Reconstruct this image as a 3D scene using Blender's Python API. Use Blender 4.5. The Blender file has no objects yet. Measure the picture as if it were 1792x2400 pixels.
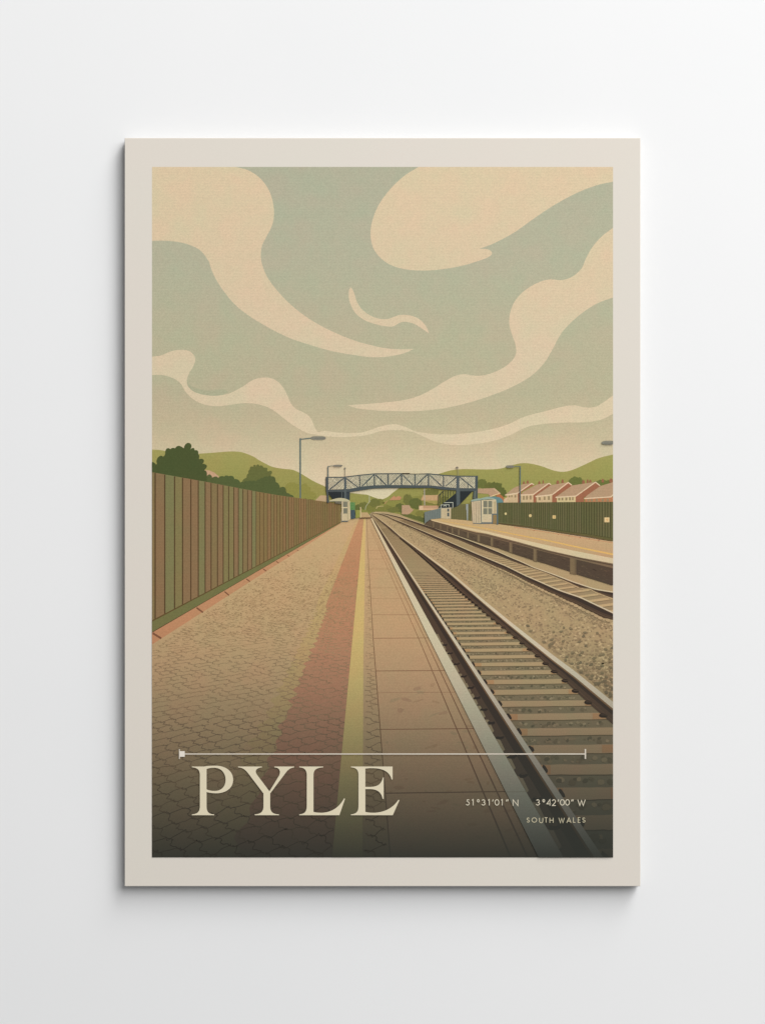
import bpy, math, random
from mathutils import Vector
from mathutils.geometry import tessellate_polygon

random.seed(7)
sc = bpy.context.scene
COL = sc.collection

# ------------------------------------------------------------------ scale
S = 0.0005                      # metres per pixel of the poster design
PX0, PX1, PY0, PY1 = 292.6, 1499.8, 323.2, 2077.2       # board
AX0, AX1, AY0, AY1 = 356.6, 1435.5, 391.2, 2009.4       # printed picture
CXP = (PX0 + PX1) / 2
T = 0.0150                       # thickness of the board
EYE = 1.5                       # height of the camera above the floor
ORIGIN = Vector(((CXP - 896) * S, 0, EYE + (1200 - PY1) * S))
ILLUM = 0.97                     # brightness of a white surface on the wall


def lin(c):
    c = c / 255.0
    return c / 12.92 if c <= 0.04045 else ((c + 0.055) / 1.055) ** 2.4


def rgba(c):
    return tuple(min(lin(v) / ILLUM, 0.95) for v in c) + (1.0,)


# ------------------------------------------------------------------ materials
def new_mat(name):
    m = bpy.data.materials.new(name)
    m.use_nodes = True
    nt = m.node_tree
    b = nt.nodes['Principled BSDF']
    b.inputs['Roughness'].default_value = 0.9
    b.inputs['Specular IOR Level'].default_value = 0.08
    return m, nt, b


def make_ink_group():
    """speckled print on textured stock, with the darker band the designer laid under the lettering"""
    g = bpy.data.node_groups.new('printed_ink', 'ShaderNodeTree')
    g.interface.new_socket('Color', in_out='INPUT', socket_type='NodeSocketColor')
    g.interface.new_socket('Color', in_out='OUTPUT', socket_type='NodeSocketColor')
    N, L = g.nodes, g.links
    gi, go = N.new('NodeGroupInput'), N.new('NodeGroupOutput')
    tc = N.new('ShaderNodeTexCoord')
    # fine grain
    n1 = N.new('ShaderNodeTexNoise'); n1.inputs['Scale'].default_value = 820; n1.inputs['Detail'].default_value = 1.5
    L.new(tc.outputs['Object'], n1.inputs['Vector'])
    mr = N.new('ShaderNodeMapRange'); mr.inputs['From Min'].default_value = 0.25; mr.inputs['From Max'].default_value = 0.75
    mr.inputs['To Min'].default_value = 0.905; mr.inputs['To Max'].default_value = 1.095
    L.new(n1.outputs['Fac'], mr.inputs['Value'])
    # weave of the stock
    wv = N.new('ShaderNodeTexWave'); wv.wave_type = 'BANDS'; wv.bands_direction = 'Z'
    wv.inputs['Scale'].default_value = 95; wv.inputs['Distortion'].default_value = 2.0; wv.inputs['Detail Scale'].default_value = 40
    L.new(tc.outputs['Object'], wv.inputs['Vector'])
    wr = N.new('ShaderNodeMapRange'); wr.inputs['To Min'].default_value = 0.985; wr.inputs['To Max'].default_value = 1.015
    L.new(wv.outputs['Fac'], wr.inputs['Value'])
    mm = N.new('ShaderNodeMath'); mm.operation = 'MULTIPLY'
    L.new(mr.outputs[0], mm.inputs[0]); L.new(wr.outputs[0], mm.inputs[1])
    vm = N.new('ShaderNodeVectorMath'); vm.operation = 'SCALE'
    L.new(gi.outputs[0], vm.inputs[0]); L.new(mm.outputs[0], vm.inputs['Scale'])
    # slow drift of the ink colour, warm to green
    n2 = N.new('ShaderNodeTexNoise'); n2.inputs['Scale'].default_value = 34; n2.inputs['Detail'].default_value = 3
    L.new(tc.outputs['Object'], n2.inputs['Vector'])
    cr = N.new('ShaderNodeValToRGB')
    cr.color_ramp.elements[0].position = 0.32; cr.color_ramp.elements[0].color = (1.035, 0.985, 0.985, 1)
    cr.color_ramp.elements[1].position = 0.68; cr.color_ramp.elements[1].color = (0.965, 1.012, 0.99, 1)
    L.new(n2.outputs['Fac'], cr.inputs[0])
    v2 = N.new('ShaderNodeVectorMath'); v2.operation = 'MULTIPLY'
    L.new(vm.outputs[0], v2.inputs[0]); L.new(cr.outputs[0], v2.inputs[1])
    # the printed dark band at the foot of the design
    sx = N.new('ShaderNodeSeparateXYZ'); L.new(tc.outputs['Object'], sx.inputs[0])
    fr = N.new('ShaderNodeMapRange')
    fr.inputs['From Min'].default_value = (PY1 - 1460) * S; fr.inputs['From Max'].default_value = (PY1 - 2010) * S
    L.new(sx.outputs['Z'], fr.inputs['Value'])
    fd = N.new('ShaderNodeValToRGB'); e = fd.color_ramp.elements
    stops = [(1460, 0), (1520, .05), (1600, .18), (1680, .37), (1710, .44), (1750, .54), (1800, .65), (1850, .75), (1900, .83), (1950, .91), (2010, .98)]
    for i, (y, v) in enumerate(stops):
        p = (y - 1460) / 550
        el = e[0] if i == 0 else (e[-1] if i == len(stops) - 1 else e.new(p))
        el.position = p; el.color = (v, v, v, 1)
    L.new(fr.outputs[0], fd.inputs[0])
    mx = N.new('ShaderNodeMix'); mx.data_type = 'RGBA'
    L.new(fd.outputs[0], mx.inputs[0]); L.new(v2.outputs[0], mx.inputs[6]); mx.inputs[7].default_value = rgba((50, 52, 47))
    L.new(mx.outputs[2], go.inputs[0])
    return g


INK = make_ink_group()
_inks = {}


def muted(c):
    """the whole sheet is printed in slightly greyed, warm inks"""
    l = .3 * c[0] + .59 * c[1] + .11 * c[2]
    return tuple(round(v * .88 + l * t * .12 + 2, 1) for v, t in zip(c, (1.08, 1.0, .85)))


def ink(c):
    """c: an sRGB triple, or a list of (row, triple) stops for inks blended down the sheet"""
    key = repr(c)
    if isinstance(c, tuple):
        c = muted(c)
    else:
        c = [(y, muted(v)) for y, v in c]
    if key in _inks:
        return _inks[key]
    m, nt, b = new_mat('ink')
    g = nt.nodes.new('ShaderNodeGroup'); g.node_tree = INK
    nt.links.new(g.outputs[0], b.inputs['Base Color'])
    if isinstance(c, tuple):
        g.inputs[0].default_value = rgba(c)
    else:
        tc = nt.nodes.new('ShaderNodeTexCoord'); sx = nt.nodes.new('ShaderNodeSeparateXYZ')
        nt.links.new(tc.outputs['Object'], sx.inputs[0])
        y0, y1 = c[0][0], c[-1][0]
        fr = nt.nodes.new('ShaderNodeMapRange')
        fr.inputs['From Min'].default_value = (PY1 - y0) * S; fr.inputs['From Max'].default_value = (PY1 - y1) * S
        nt.links.new(sx.outputs['Z'], fr.inputs['Value'])
        rp = nt.nodes.new('ShaderNodeValToRGB'); e = rp.color_ramp.elements
        for i, (y, col) in enumerate(c):
            p = (y - y0) / (y1 - y0)
            el = e[0] if i == 0 else (e[-1] if i == len(c) - 1 else e.new(p))
            el.position = p; el.color = rgba(col)
        nt.links.new(fr.outputs[0], rp.inputs[0]); nt.links.new(rp.outputs[0], g.inputs[0])
    _inks[key] = m
    return m


_plain = {}


def plain(c):
    if c not in _plain:
        m, nt, b = new_mat('lettering_ink')
        n = nt.nodes.new('ShaderNodeTexNoise'); n.inputs['Scale'].default_value = 300
        tc = nt.nodes.new('ShaderNodeTexCoord'); nt.links.new(tc.outputs['Object'], n.inputs['Vector'])
        r = nt.nodes.new('ShaderNodeValToRGB')
        a = rgba(c)
        r.color_ramp.elements[0].color = tuple(v * .97 for v in a[:3]) + (1,)
        r.color_ramp.elements[1].color = tuple(min(v * 1.03, .95) for v in a[:3]) + (1,)
        nt.links.new(n.outputs['Fac'], r.inputs[0]); nt.links.new(r.outputs[0], b.inputs['Base Color'])
        _plain[c] = m
    return _plain[c]


# ------------------------------------------------------------------ 2-D tools
def Z(x0, y0, k):
    return lambda p: (x0 + p[0] * k, y0 + p[1] * k)


ZA, ZB = Z(340, 380, .351090), Z(860, 380, .351090)
ZC, ZD = Z(340, 780, .351090), Z(860, 780, .351090)
ZE, ZF, ZG = Z(350, 1020, .266344), Z(740, 1020, .242131), Z(1040, 1020, .242131)
ZH, ZI, ZJ, ZK = Z(350, 1150, .33293), Z(850, 1180, .357143), Z(350, 1500, .33293), Z(850, 1500, .357143)
ZL, ZM, ZN, ZO = Z(860, 1190, .181598), Z(1140, 1190, .181598), Z(860, 1380, .181598), Z(1140, 1380, .181598)
ZP, ZQ, ZR, ZS = Z(1000, 1560, .266344), Z(1100, 1770, .205811), Z(350, 1600, .242131), Z(740, 1140, .121065)
ZT, ZU, ZV = Z(740, 1080, .133172), Z(940, 1080, .145278), Z(1140, 1080, .181598)
ZW, ZX, ZY, ZZ = Z(350, 1020, .151332), Z(560, 1060, .145278), Z(1060, 1840, .230024), Z(410, 1740, .326877)
FR = dict(A=ZA, B=ZB, C=ZC, D=ZD, E=ZE, F=ZF, G=ZG, H=ZH, I=ZI, J=ZJ, K=ZK, L=ZL, M=ZM, N=ZN, O=ZO, P=ZP, Q=ZQ, R=ZR, S=ZS,
          T=ZT, U=ZU, V=ZV, W=ZW, X=ZX, Y=ZY)


def parse(s):
    """'A 47,31c 690,55 B 0,10 ...' -> points; a letter changes the frame the numbers are read in; c marks a corner"""
    f = lambda p: p
    out = []
    for w in s.split():
        if w in FR:
            f = FR[w]; continue
        if w == '#':
            f = lambda p: p; continue
        c = w.endswith('c')
        x, y = w.rstrip('c').split(',')
        x, y = f((float(x), float(y)))
        out.append((x, y, c))
    return out


def pts(s):
    return [(x, y) for x, y, c in parse(s)]


def smooth(s, n=8, closed=True):
    P = parse(s)
    m = len(P)
    tan = []
    for i in range(m):
        a, b = P[i - 1], P[(i + 1) % m]
        if not closed and i == 0: a = P[0]
        if not closed and i == m - 1: b = P[-1]
        dx, dy = b[0] - a[0], b[1] - a[1]
        l = math.hypot(dx, dy) or 1
        tan.append((dx / l, dy / l))
    out = []
    for i in range(m if closed else m - 1):
        p, q = P[i], P[(i + 1) % m]
        dx, dy = q[0] - p[0], q[1] - p[1]
        l = math.hypot(dx, dy)
        if l < 1e-6: continue
        t0 = (dx / l, dy / l) if p[2] else tan[i]
        t1 = (dx / l, dy / l) if q[2] else tan[(i + 1) % m]
        if p[2] and q[2]:
            out.append((p[0], p[1])); continue
        for j in range(n):
            t = j / n
            h1 = 2 * t**3 - 3 * t * t + 1; h2 = t**3 - 2 * t * t + t; h3 = -2 * t**3 + 3 * t * t; h4 = t**3 - t * t
            out.append((h1 * p[0] + h2 * l * t0[0] + h3 * q[0] + h4 * l * t1[0],
                        h1 * p[1] + h2 * l * t0[1] + h3 * q[1] + h4 * l * t1[1]))
    if not closed: out.append(P[-1][:2])
    return out


def svg(d, f):
    tok = d.split(); i = 0; out = []; cur = None
    while i < len(tok):
        if tok[i] in 'ML':
            cur = (float(tok[i + 1]), float(tok[i + 2])); out.append(f(cur)); i += 3
        elif tok[i] == 'C':
            v = [float(x) for x in tok[i + 1:i + 7]]
            for k in range(1, 13):
                t = k / 12; u = 1 - t
                out.append(f((u**3 * cur[0] + 3 * u * u * t * v[0] + 3 * u * t * t * v[2] + t**3 * v[4],
                              u**3 * cur[1] + 3 * u * u * t * v[1] + 3 * u * t * t * v[3] + t**3 * v[5])))
            cur = (v[4], v[5]); i += 7
        else:
            i += 1
    return out


def clip(poly):
    def side(poly, ins, cut):
        out = []
        for i in range(len(poly)):
            a, b = poly[i - 1], poly[i]
            ia, ib = ins(a), ins(b)
            if ib:
                if not ia: out.append(cut(a, b))
                out.append(b)
            elif ia:
                out.append(cut(a, b))
        return out

    def cx(v): return lambda a, b: (v, a[1] + (b[1] - a[1]) * (v - a[0]) / (b[0] - a[0]))
    def cy(v): return lambda a, b: (a[0] + (b[0] - a[0]) * (v - a[1]) / (b[1] - a[1]), v)
    poly = side(poly, lambda p: p[0] >= AX0, cx(AX0))
    poly = side(poly, lambda p: p[0] <= AX1, cx(AX1)) if poly else poly
    poly = side(poly, lambda p: p[1] >= AY0, cy(AY0)) if poly else poly
    poly = side(poly, lambda p: p[1] <= AY1, cy(AY1)) if poly else poly
    return poly


def on(line, y):
    """x of a polyline at row y"""
    for a, b in zip(line, line[1:]):
        if (a[1] - y) * (b[1] - y) <= 0 and a[1] != b[1]:
            return a[0] + (b[0] - a[0]) * (y - a[1]) / (b[1] - a[1])
    a, b = (line[-2], line[-1]) if abs(line[-1][1] - y) < abs(line[0][1] - y) else (line[1], line[0])
    return b[0] + (b[0] - a[0]) * (y - b[1]) / (b[1] - a[1])


def ony(line, x):
    return on([(b, a) for a, b in line], x)


def ribbon(P, w):
    """outline of a stroke through P; w a width or one width per point"""
    P = [p for i, p in enumerate(P) if i == 0 or math.dist(p, P[i - 1]) > 1e-4]
    n = len(P)
    if n < 2: return None
    W = w if isinstance(w, (list, tuple)) else [w] * n
    Lp, Rp = [], []
    for i in range(n):
        a, b, c = P[max(i - 1, 0)], P[i], P[min(i + 1, n - 1)]
        d1 = (b[0] - a[0], b[1] - a[1]) if i else (c[0] - b[0], c[1] - b[1])
        d2 = (c[0] - b[0], c[1] - b[1]) if i < n - 1 else d1
        l1, l2 = math.hypot(*d1), math.hypot(*d2)
        d1 = (d1[0] / l1, d1[1] / l1); d2 = (d2[0] / l2, d2[1] / l2)
        nx, ny = -(d1[1] + d2[1]), d1[0] + d2[0]
        l = math.hypot(nx, ny)
        if l < 0.3:
            nx, ny, k = -d1[1], d1[0], 1
        else:
            nx /= l; ny /= l
            k = min(1 / max(nx * -d1[1] + ny * d1[0], .35), 2.5)
        h = W[i] / 2 * k
        Lp.append((b[0] + nx * h, b[1] + ny * h)); Rp.append((b[0] - nx * h, b[1] - ny * h))
    return Lp, Rp


def oval(cx, cy, rx, ry, n=14, rot=0, jit=0):
    o = []
    for i in range(n):
        a = 2 * math.pi * i / n
        k = 1 + random.uniform(-jit, jit)
        x, y = rx * k * math.cos(a), ry * k * math.sin(a)
        o.append((cx + x * math.cos(rot) - y * math.sin(rot), cy + x * math.sin(rot) + y * math.cos(rot)))
    return o


def box(x0, y0, x1, y1):
    return [(x0, y0), (x1, y0), (x1, y1), (x0, y1)]


# ------------------------------------------------------------------ print layers
depth = [0.00004]


class Print:
    """one printed part: flat shapes, collected and linked as ONE mesh object"""
    def __init__(s, cycle=9):
        s.v, s.f, s.mi, s.m, s.q = [], [], [], [], []
        s.cycle = cycle; s.d0 = depth[0]; s.top = s.d0

    def _slot(s, m):
        if m not in s.m: s.m.append(m)
        return s.m.index(m)

    def _emit(s, P, tris, m, lv):
        s.q.append((lv, P, tris, s._slot(m)))

    def _stack(s):
        """lay the shapes over each other like coats of ink, a few microns apart"""
        base = s.d0
        for lv in sorted({e[0] for e in s.q}):
            top = base
            for i, (_, P, tris, k) in enumerate([e for e in s.q if e[0] == lv]):
                d = base + (i % s.cycle) * 0.5e-6
                top = max(top, d)
                b = len(s.v)
                for x, y in P:
                    s.v.append(((x - CXP) * S, -(T + d), (PY1 - y) * S))
                for t in tris:
                    s.f.append(tuple(b + j for j in t)); s.mi.append(k)
            base = top + 1.2e-6
        s.top = base

    def poly(s, P, c, lv=0, holes=(), raw=False):
        m = c if not isinstance(c, (tuple, list)) else ink(c)
        if not raw:
            P = clip(list(P))
        if len(P) < 3: return
        loops = [[Vector((x, y, 0)) for x, y in P]] + [[Vector((x, y, 0)) for x, y in h] for h in holes]
        flat = list(P)
        for h in holes: flat += list(h)
        s._emit(flat, tessellate_polygon(loops), m, lv)

    def line(s, P, w, c, lv=0):
        r = ribbon(P, w)
        if not r: return
        m = c if not isinstance(c, (tuple, list)) else ink(c)
        A, B = r
        inside = all(AX0 <= x <= AX1 and AY0 <= y <= AY1 for x, y in A + B)
        if inside:
            n = len(A)
            s._emit(A + B, [(i, i + 1, n + i + 1, n + i) for i in range(n - 1)], m, lv)
        else:
            for i in range(len(A) - 1):
                q = clip([A[i], A[i + 1], B[i + 1], B[i]])
                if len(q) >= 3: s._emit(q, [tuple(range(len(q)))], m, lv)

    def build(s, name, parent, label=None):
        s._stack()
        me = bpy.data.meshes.new(name)
        me.from_pydata(s.v, [], s.f)
        for m in s.m: me.materials.append(m)
        me.polygons.foreach_set('material_index', s.mi)
        me.update()
        o = bpy.data.objects.new(name, me); COL.objects.link(o)
        o.parent = parent
        if label: o['label'] = label
        depth[0] = s.top + 2e-6
        return o


# ------------------------------------------------------------------ wall
def slab(name, x0, y0, z0, x1, y1, z1, m, bevel=0, parent=None):
    v = [(x, y, z) for x in (x0, x1) for y in (y0, y1) for z in (z0, z1)]
    f = [(0, 1, 3, 2), (4, 6, 7, 5), (0, 4, 5, 1), (2, 3, 7, 6), (0, 2, 6, 4), (1, 5, 7, 3)]
    me = bpy.data.meshes.new(name); me.from_pydata(v, [], f); me.materials.append(m); me.update()
    o = bpy.data.objects.new(name, me); COL.objects.link(o)
    if bevel:
        b = o.modifiers.new('bevel', 'BEVEL'); b.width = bevel; b.segments = 3
    o.parent = parent
    return o


wm, nt, b = new_mat('white_wall_paint')
tc = nt.nodes.new('ShaderNodeTexCoord')
n = nt.nodes.new('ShaderNodeTexNoise'); n.inputs['Scale'].default_value = 3; n.inputs['Detail'].default_value = 5
nt.links.new(tc.outputs['Object'], n.inputs['Vector'])
r = nt.nodes.new('ShaderNodeValToRGB')
r.color_ramp.elements[0].position = .3; r.color_ramp.elements[0].color = (.862, .868, .872, 1)
r.color_ramp.elements[1].position = .7; r.color_ramp.elements[1].color = (.880, .882, .884, 1)
nt.links.new(n.outputs['Fac'], r.inputs[0]); nt.links.new(r.outputs[0], b.inputs['Base Color'])
n2 = nt.nodes.new('ShaderNodeTexNoise'); n2.inputs['Scale'].default_value = 260; n2.inputs['Detail'].default_value = 3
nt.links.new(tc.outputs['Object'], n2.inputs['Vector'])
bp = nt.nodes.new('ShaderNodeBump'); bp.inputs['Strength'].default_value = .05; bp.inputs['Distance'].default_value = .0006
nt.links.new(n2.outputs['Fac'], bp.inputs['Height']); nt.links.new(bp.outputs[0], b.inputs['Normal'])
wall = slab('wall', -3, 0, 0, 3, .12, 3.2, wm)
wall['kind'] = 'structure'
wall['label'] = 'plain white painted wall behind the poster'

# ------------------------------------------------------------------ poster
poster = bpy.data.objects.new('poster', None)
COL.objects.link(poster)
poster.location = ORIGIN
poster['label'] = 'cream bordered railway station travel poster mounted on the white wall'
poster['category'] = 'poster'

pm, nt, b = new_mat('cream_paper')
tc = nt.nodes.new('ShaderNodeTexCoord')
n = nt.nodes.new('ShaderNodeTexNoise'); n.inputs['Scale'].default_value = 9; n.inputs['Detail'].default_value = 4
nt.links.new(tc.outputs['Object'], n.inputs['Vector'])
r = nt.nodes.new('ShaderNodeValToRGB')
r.color_ramp.elements[0].position = .3; r.color_ramp.elements[0].color = rgba((221, 213, 203))
r.color_ramp.elements[1].position = .7; r.color_ramp.elements[1].color = rgba((220, 214, 203))
nt.links.new(n.outputs['Fac'], r.inputs[0])
n3 = nt.nodes.new('ShaderNodeTexNoise'); n3.inputs['Scale'].default_value = 900; n3.inputs['Detail'].default_value = 2
nt.links.new(tc.outputs['Object'], n3.inputs['Vector'])
mr = nt.nodes.new('ShaderNodeMapRange'); mr.inputs['To Min'].default_value = .975; mr.inputs['To Max'].default_value = 1.025
nt.links.new(n3.outputs['Fac'], mr.inputs['Value'])
vm = nt.nodes.new('ShaderNodeVectorMath'); vm.operation = 'SCALE'
nt.links.new(r.outputs[0], vm.inputs[0]); nt.links.new(mr.outputs[0], vm.inputs['Scale'])
nt.links.new(vm.outputs[0], b.inputs['Base Color'])
hw = (PX1 - PX0) / 2 * S
bm_, nt, b = new_mat('grey_board')
tc = nt.nodes.new('ShaderNodeTexCoord')
n = nt.nodes.new('ShaderNodeTexNoise'); n.inputs['Scale'].default_value = 400; n.inputs['Detail'].default_value = 4
nt.links.new(tc.outputs['Object'], n.inputs['Vector'])
r = nt.nodes.new('ShaderNodeValToRGB')
r.color_ramp.elements[0].position = .35; r.color_ramp.elements[0].color = (.30, .29, .27, 1)
r.color_ramp.elements[1].position = .65; r.color_ramp.elements[1].color = (.38, .37, .35, 1)
nt.links.new(n.outputs['Fac'], r.inputs[0]); nt.links.new(r.outputs[0], b.inputs['Base Color'])
e_ = .0003
slab('backing_board', -hw + e_, -T + .0016, e_, hw - e_, 0, (PY1 - PY0) * S - e_, bm_, .0003, poster)['label'] = 'dark grey board core behind the paper'
slab('paper_sheet', -hw, -T, 0, hw, -T + .0016, (PY1 - PY0) * S, pm, .0005, poster)

# sky = the picture's ground
SKY = [(391, (172, 173, 150)), (620, (176, 175, 150)), (800, (180, 176, 147)), (920, (183, 175, 145)), (985, (190, 178, 146)), (1030, (199, 183, 150)),
       (1080, (208, 192, 158)), (1130, (216, 200, 166)), (1200, (218, 203, 169))]
p = Print(); p.poly(box(AX0, AY0, AX1, AY1), SKY)
picture = p.build('printed_picture', poster)


def single(name, P, c, label=None, n=8):
    q = Print(); q.poly(smooth(P, n) if isinstance(P, str) else P, c)
    return q.build(name, picture, label)


# ------------------------------------------------------------------ clouds
CL = [(391, (214, 194, 161)), (650, (213, 193, 161)), (850, (213, 194, 164)), (960, (214, 195, 164)), (1010, (216, 198, 166))]
single('cloud', 'A 47,20c 600,20c 600,31c 690,55 770,110 830,195 860,310 852,410 812,495 782,555 773,620 785,695 830,790 930,910 1050,1015 '
       '1200,1107 1400,1192 1560,1234 B 160,1247 240,1249 312,1247c 240,1278 130,1299 20,1301 A 1400,1289 1250,1262 1100,1220 950,1168 '
       '750,1062 610,960 510,840 455,745 425,660c 370,590 290,550 200,530 110,524 47,526c', CL, 'large cream cloud sweeping from the top left corner')
single('cloud', 'B 345,25c 345,31c 250,90 150,185 70,300 28,420 25,510 50,590 120,665 220,708 360,724 500,715 640,690 770,650 818,628 833,607 '
       '818,588 790,580 748,579c 850,540 980,470 1100,385 1250,285 1400,205 1530,155 1650,128c 1650,25c', CL,
       'broad cream cloud filling the top right corner')
single('cloud', 'B 1650,430c 1560,500 1500,570 1460,640 1430,708 1370,763 1300,787 1220,783 1150,800 1060,850 990,920 955,1000 948,1080 965,1150 '
       '988,1215 993,1275 970,1320 920,1365 840,1405 770,1424 710,1425 640,1415 580,1430 510,1468 440,1512 350,1558 D 250,448 100,467 0,474 '
       'C 1430,478 1350,484c 1420,505 1540,518 D 150,522 280,524 430,515 560,495 700,460 850,410 980,355 1090,290 1170,215 1225,130 '
       'B 1290,1150 1350,1080 1430,1010 1530,945 1650,900c', CL, 'winding cream cloud rising along the right edge')
single('cloud', 'A 1370,835c 1360,860 1360,910 1378,965 1410,1015 1465,1055 1530,1080 1600,1095 B 171,1097 195,1086 215,1073 250,1066 300,1075 '
       '350,1100 413,1145c 395,1100 350,1050 290,1024 220,1020 180,1032 140,1046 80,1045 A 1500,1022 1450,985 1415,935 1397,880 1384,850', CL,
       'small curled cream wisp in the middle of the sky')
q = Print()
q.poly(smooth('C 281,315c 300,345 350,372 420,385 520,378 560,395c 520,412 470,421 400,416 330,396 290,362'), (172, 171, 141), 0)
q.poly(smooth('C 40,160c 110,150 170,125 240,113 300,125 335,168 325,220 298,265 280,315 290,360 330,395 400,415 480,420 560,405 650,360 '
              '720,315 800,298 870,315 925,370 955,430 975,475 1010,510 1070,538 1108,575 1130,628 1152,664c 1200,654c 1280,665 1370,670 '
              '1460,662 D 90,625 180,610 240,623 310,655c 310,664c 250,652 180,650 100,655 0,683 C 1400,692 1300,697 1210,690 '
              '1150,682 1080,668 1000,625 930,575 860,520 800,490 720,472 640,472 560,482 480,490 400,480 330,450 270,392 235,335 180,300 110,282 40,283c'), CL, 1)
q.build('cloud', picture, 'low wavy cream cloud over the hills at left')
single('cloud', 'D 310,656c 380,669 500,678 650,672 800,650 930,615 1050,560 1200,520 1320,490 1390,485 1450,498 1520,495 1580,460 1650,410c '
       '1650,535c 1560,580 1450,597 1300,600 1150,612 1050,635 950,685 850,720 700,745 560,748 450,725 380,695 310,664c', CL,
       'low thin cream cloud over the hills at right')

# ------------------------------------------------------------------ hills
HL = [(1055, (161, 154, 86)), (1110, (154, 149, 80)), (1190, (146, 142, 72))]
single('hill', 'W 30,222c 130,226 200,235 300,258 500,290 770,285 1000,270 1250,252 1400,258 1500,285 1620,335 X 320,125 440,190 540,235 700,265 '
       '870,285 1000,345 1130,425 1250,490 1400,560 # 800,1168 830,1200c 356,1200c', HL, 'olive green hill at left')
single('hill', 'T 480,560c 600,566 700,575 800,588 900,598 1000,635 1100,668 1250,720 1300,940c 480,940c', HL, 'low green hill seen under the bridge')
single('hill', 'F 560,680c 620,632 690,600 740,560 800,515 900,455 D 350,990 420,960 490,938 560,918 640,910 800,912 890,906 980,880 1040,870 1100,875 1170,893 1240,918 '
       '1300,928 1360,918 1450,880 1540,838 1650,810c 1650,1200c # 860,1205c', HL, 'long olive green hill at right')


def bush(cx, cy, rx, ry, c, n=26, lobes=.22, lv=0, q=None, flat=0):
    """a scalloped clump"""
    for k in range(n):
        a = 2 * math.pi * k / n + random.uniform(-.1, .1)
        rr = random.uniform(.75, 1)
        x, y = cx + rx * rr * math.cos(a), cy + ry * rr * math.sin(a)
        if flat and y > cy + flat: continue
        q.poly(oval(x, y, rx * lobes * random.uniform(.7, 1.2), ry * lobes * random.uniform(.8, 1.3), 10), c, lv)
    q.poly(oval(cx, cy, rx * .92, ry * .92, 24), c, lv)


# far bushes and embankment
q = Print(70)
q.poly(pts('T 690,850 760,790 1000,760 1180,740 1300,690 1652,640 U 300,560 600,600 620,760 640,960 370,1010 # 880,1206 832,1206'), (138, 135, 66))
G1, G2, G3 = (112, 112, 56), (98, 103, 52), (124, 122, 58)
for cx, cy, rx, ry, c in ((740, 830, 60, 55, G2), (850, 790, 90, 55, G1), (960, 830, 80, 60, G3), (1040, 740, 90, 60, G1), (1130, 720, 60, 45, G3), (1100, 850, 120, 50, G3),
                          (1250, 850, 90, 60, G3), (1370, 860, 90, 45, G1), (1480, 830, 80, 70, G2), (1600, 680, 60, 75, G1), (1560, 900, 70, 40, G2)):
    x, y = ZT((cx, cy)); bush(x, y, rx * .133, ry * .133, c, 16, .3, 0, q)
for cx, cy, rx, ry, c in ((110, 640, 60, 80, G1), (230, 690, 100, 75, G2), (470, 690, 100, 40, G3), (480, 510, 120, 45, G1), (90, 900, 130, 35, G2), (250, 940, 110, 40, G2),
                          (330, 970, 60, 45, (92, 98, 48)), (300, 850, 60, 40, G3), (700, 640, 60, 60, G3)):
    x, y = ZU((cx, cy)); bush(x, y, rx * .145, ry * .145, c, 16, .3, 4, q)
q.poly(pts('L 150,60 300,70 480,110 740,195 740,215 560,160 400,105 250,68 150,68'), (150, 140, 85), 9)
q.build('bushes', picture, 'mixed green bushes and embankment below the bridge')

q = Print(70)
for cx, cy, rx, ry, c in ((1300, 370, 75, 75, (106, 110, 54)), (1420, 410, 70, 60, (104, 106, 52)), (1520, 440, 110, 90, (98, 102, 50)), (1600, 520, 90, 80, (96, 100, 48))):
    x, y = ZU((cx, cy)); bush(x, y, rx * .145, ry * .145, c, 18, .22, 0, q)
q.build('bushes', picture, 'dark green bushes right of the footbridge')
q = Print(70)
for cx, cy, rx, ry in ((1150, 265, 85, 55), (1480, 295, 100, 45), (1580, 300, 70, 45)):
    x, y = ZV((cx, cy)); bush(x, y, rx * .1816, ry * .1816, (104, 112, 54), 18, .22, 0, q)
q.build('bushes', picture, 'green bushes between the rooftops and the hill')

# distant pink houses
PK, PK2 = (192, 155, 116), (184, 146, 112)
q = Print()
q.poly(pts('W 850,540 930,545 1010,580 1080,640 1060,700 880,700'), (196, 158, 124))
q.build('distant_house', picture, 'pink roof beside the big tree')
q = Print(); q.poly(pts('X 1225,780 1300,705 1320,695 1430,700 1430,820 1225,810'), (191, 160, 122))
q.build('distant_house', picture, 'pale roof left of the footbridge')
q = Print(); q.poly(pts('X 1120,718 1180,710 1190,735 1125,738'), (205, 188, 146))
q.build('distant_house', picture, 'tiny white house on the hillside')
q = Print()
q.poly(pts('T 1290,695 1330,650 1380,612 1400,640 1450,620 1490,632 1505,650 1480,690'), (192, 136, 98))
q.build('distant_house', picture, 'red roofs on the hillside under the bridge')
q = Print(); q.poly(pts('T 1200,745 1250,700 1270,700 1210,770'), (172, 140, 88))
q.poly(pts('T 1050,840 1080,795 1190,790 1190,805 1095,812 1065,850'), (176, 160, 102))
q.build('hillside_path', picture)
q = Print(); q.poly(pts('U 320,620 350,555 600,552 600,640 320,640'), (192, 156, 112))
q.poly(pts('U 380,640 600,640 600,690 540,700 380,660'), (160, 146, 80), 1)
q.poly(pts('U 285,722 600,722 600,765 285,795'), (190, 148, 112), 1)
q.poly(pts('U 285,740 350,725 350,795 285,795'), (214, 180, 142), 2)
q.poly(pts('U 350,765 600,765 600,797 350,797'), (206, 166, 126), 2)
q.build('distant_house', picture, 'long pink house under the right end of the bridge')
q = Print(); q.poly(pts('U 8,716 132,714 150,760 200,790 150,840 110,866 8,862'), (184, 148, 116), 1)
q.build('distant_house', picture, 'grey pink house by the railway curve')

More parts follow.
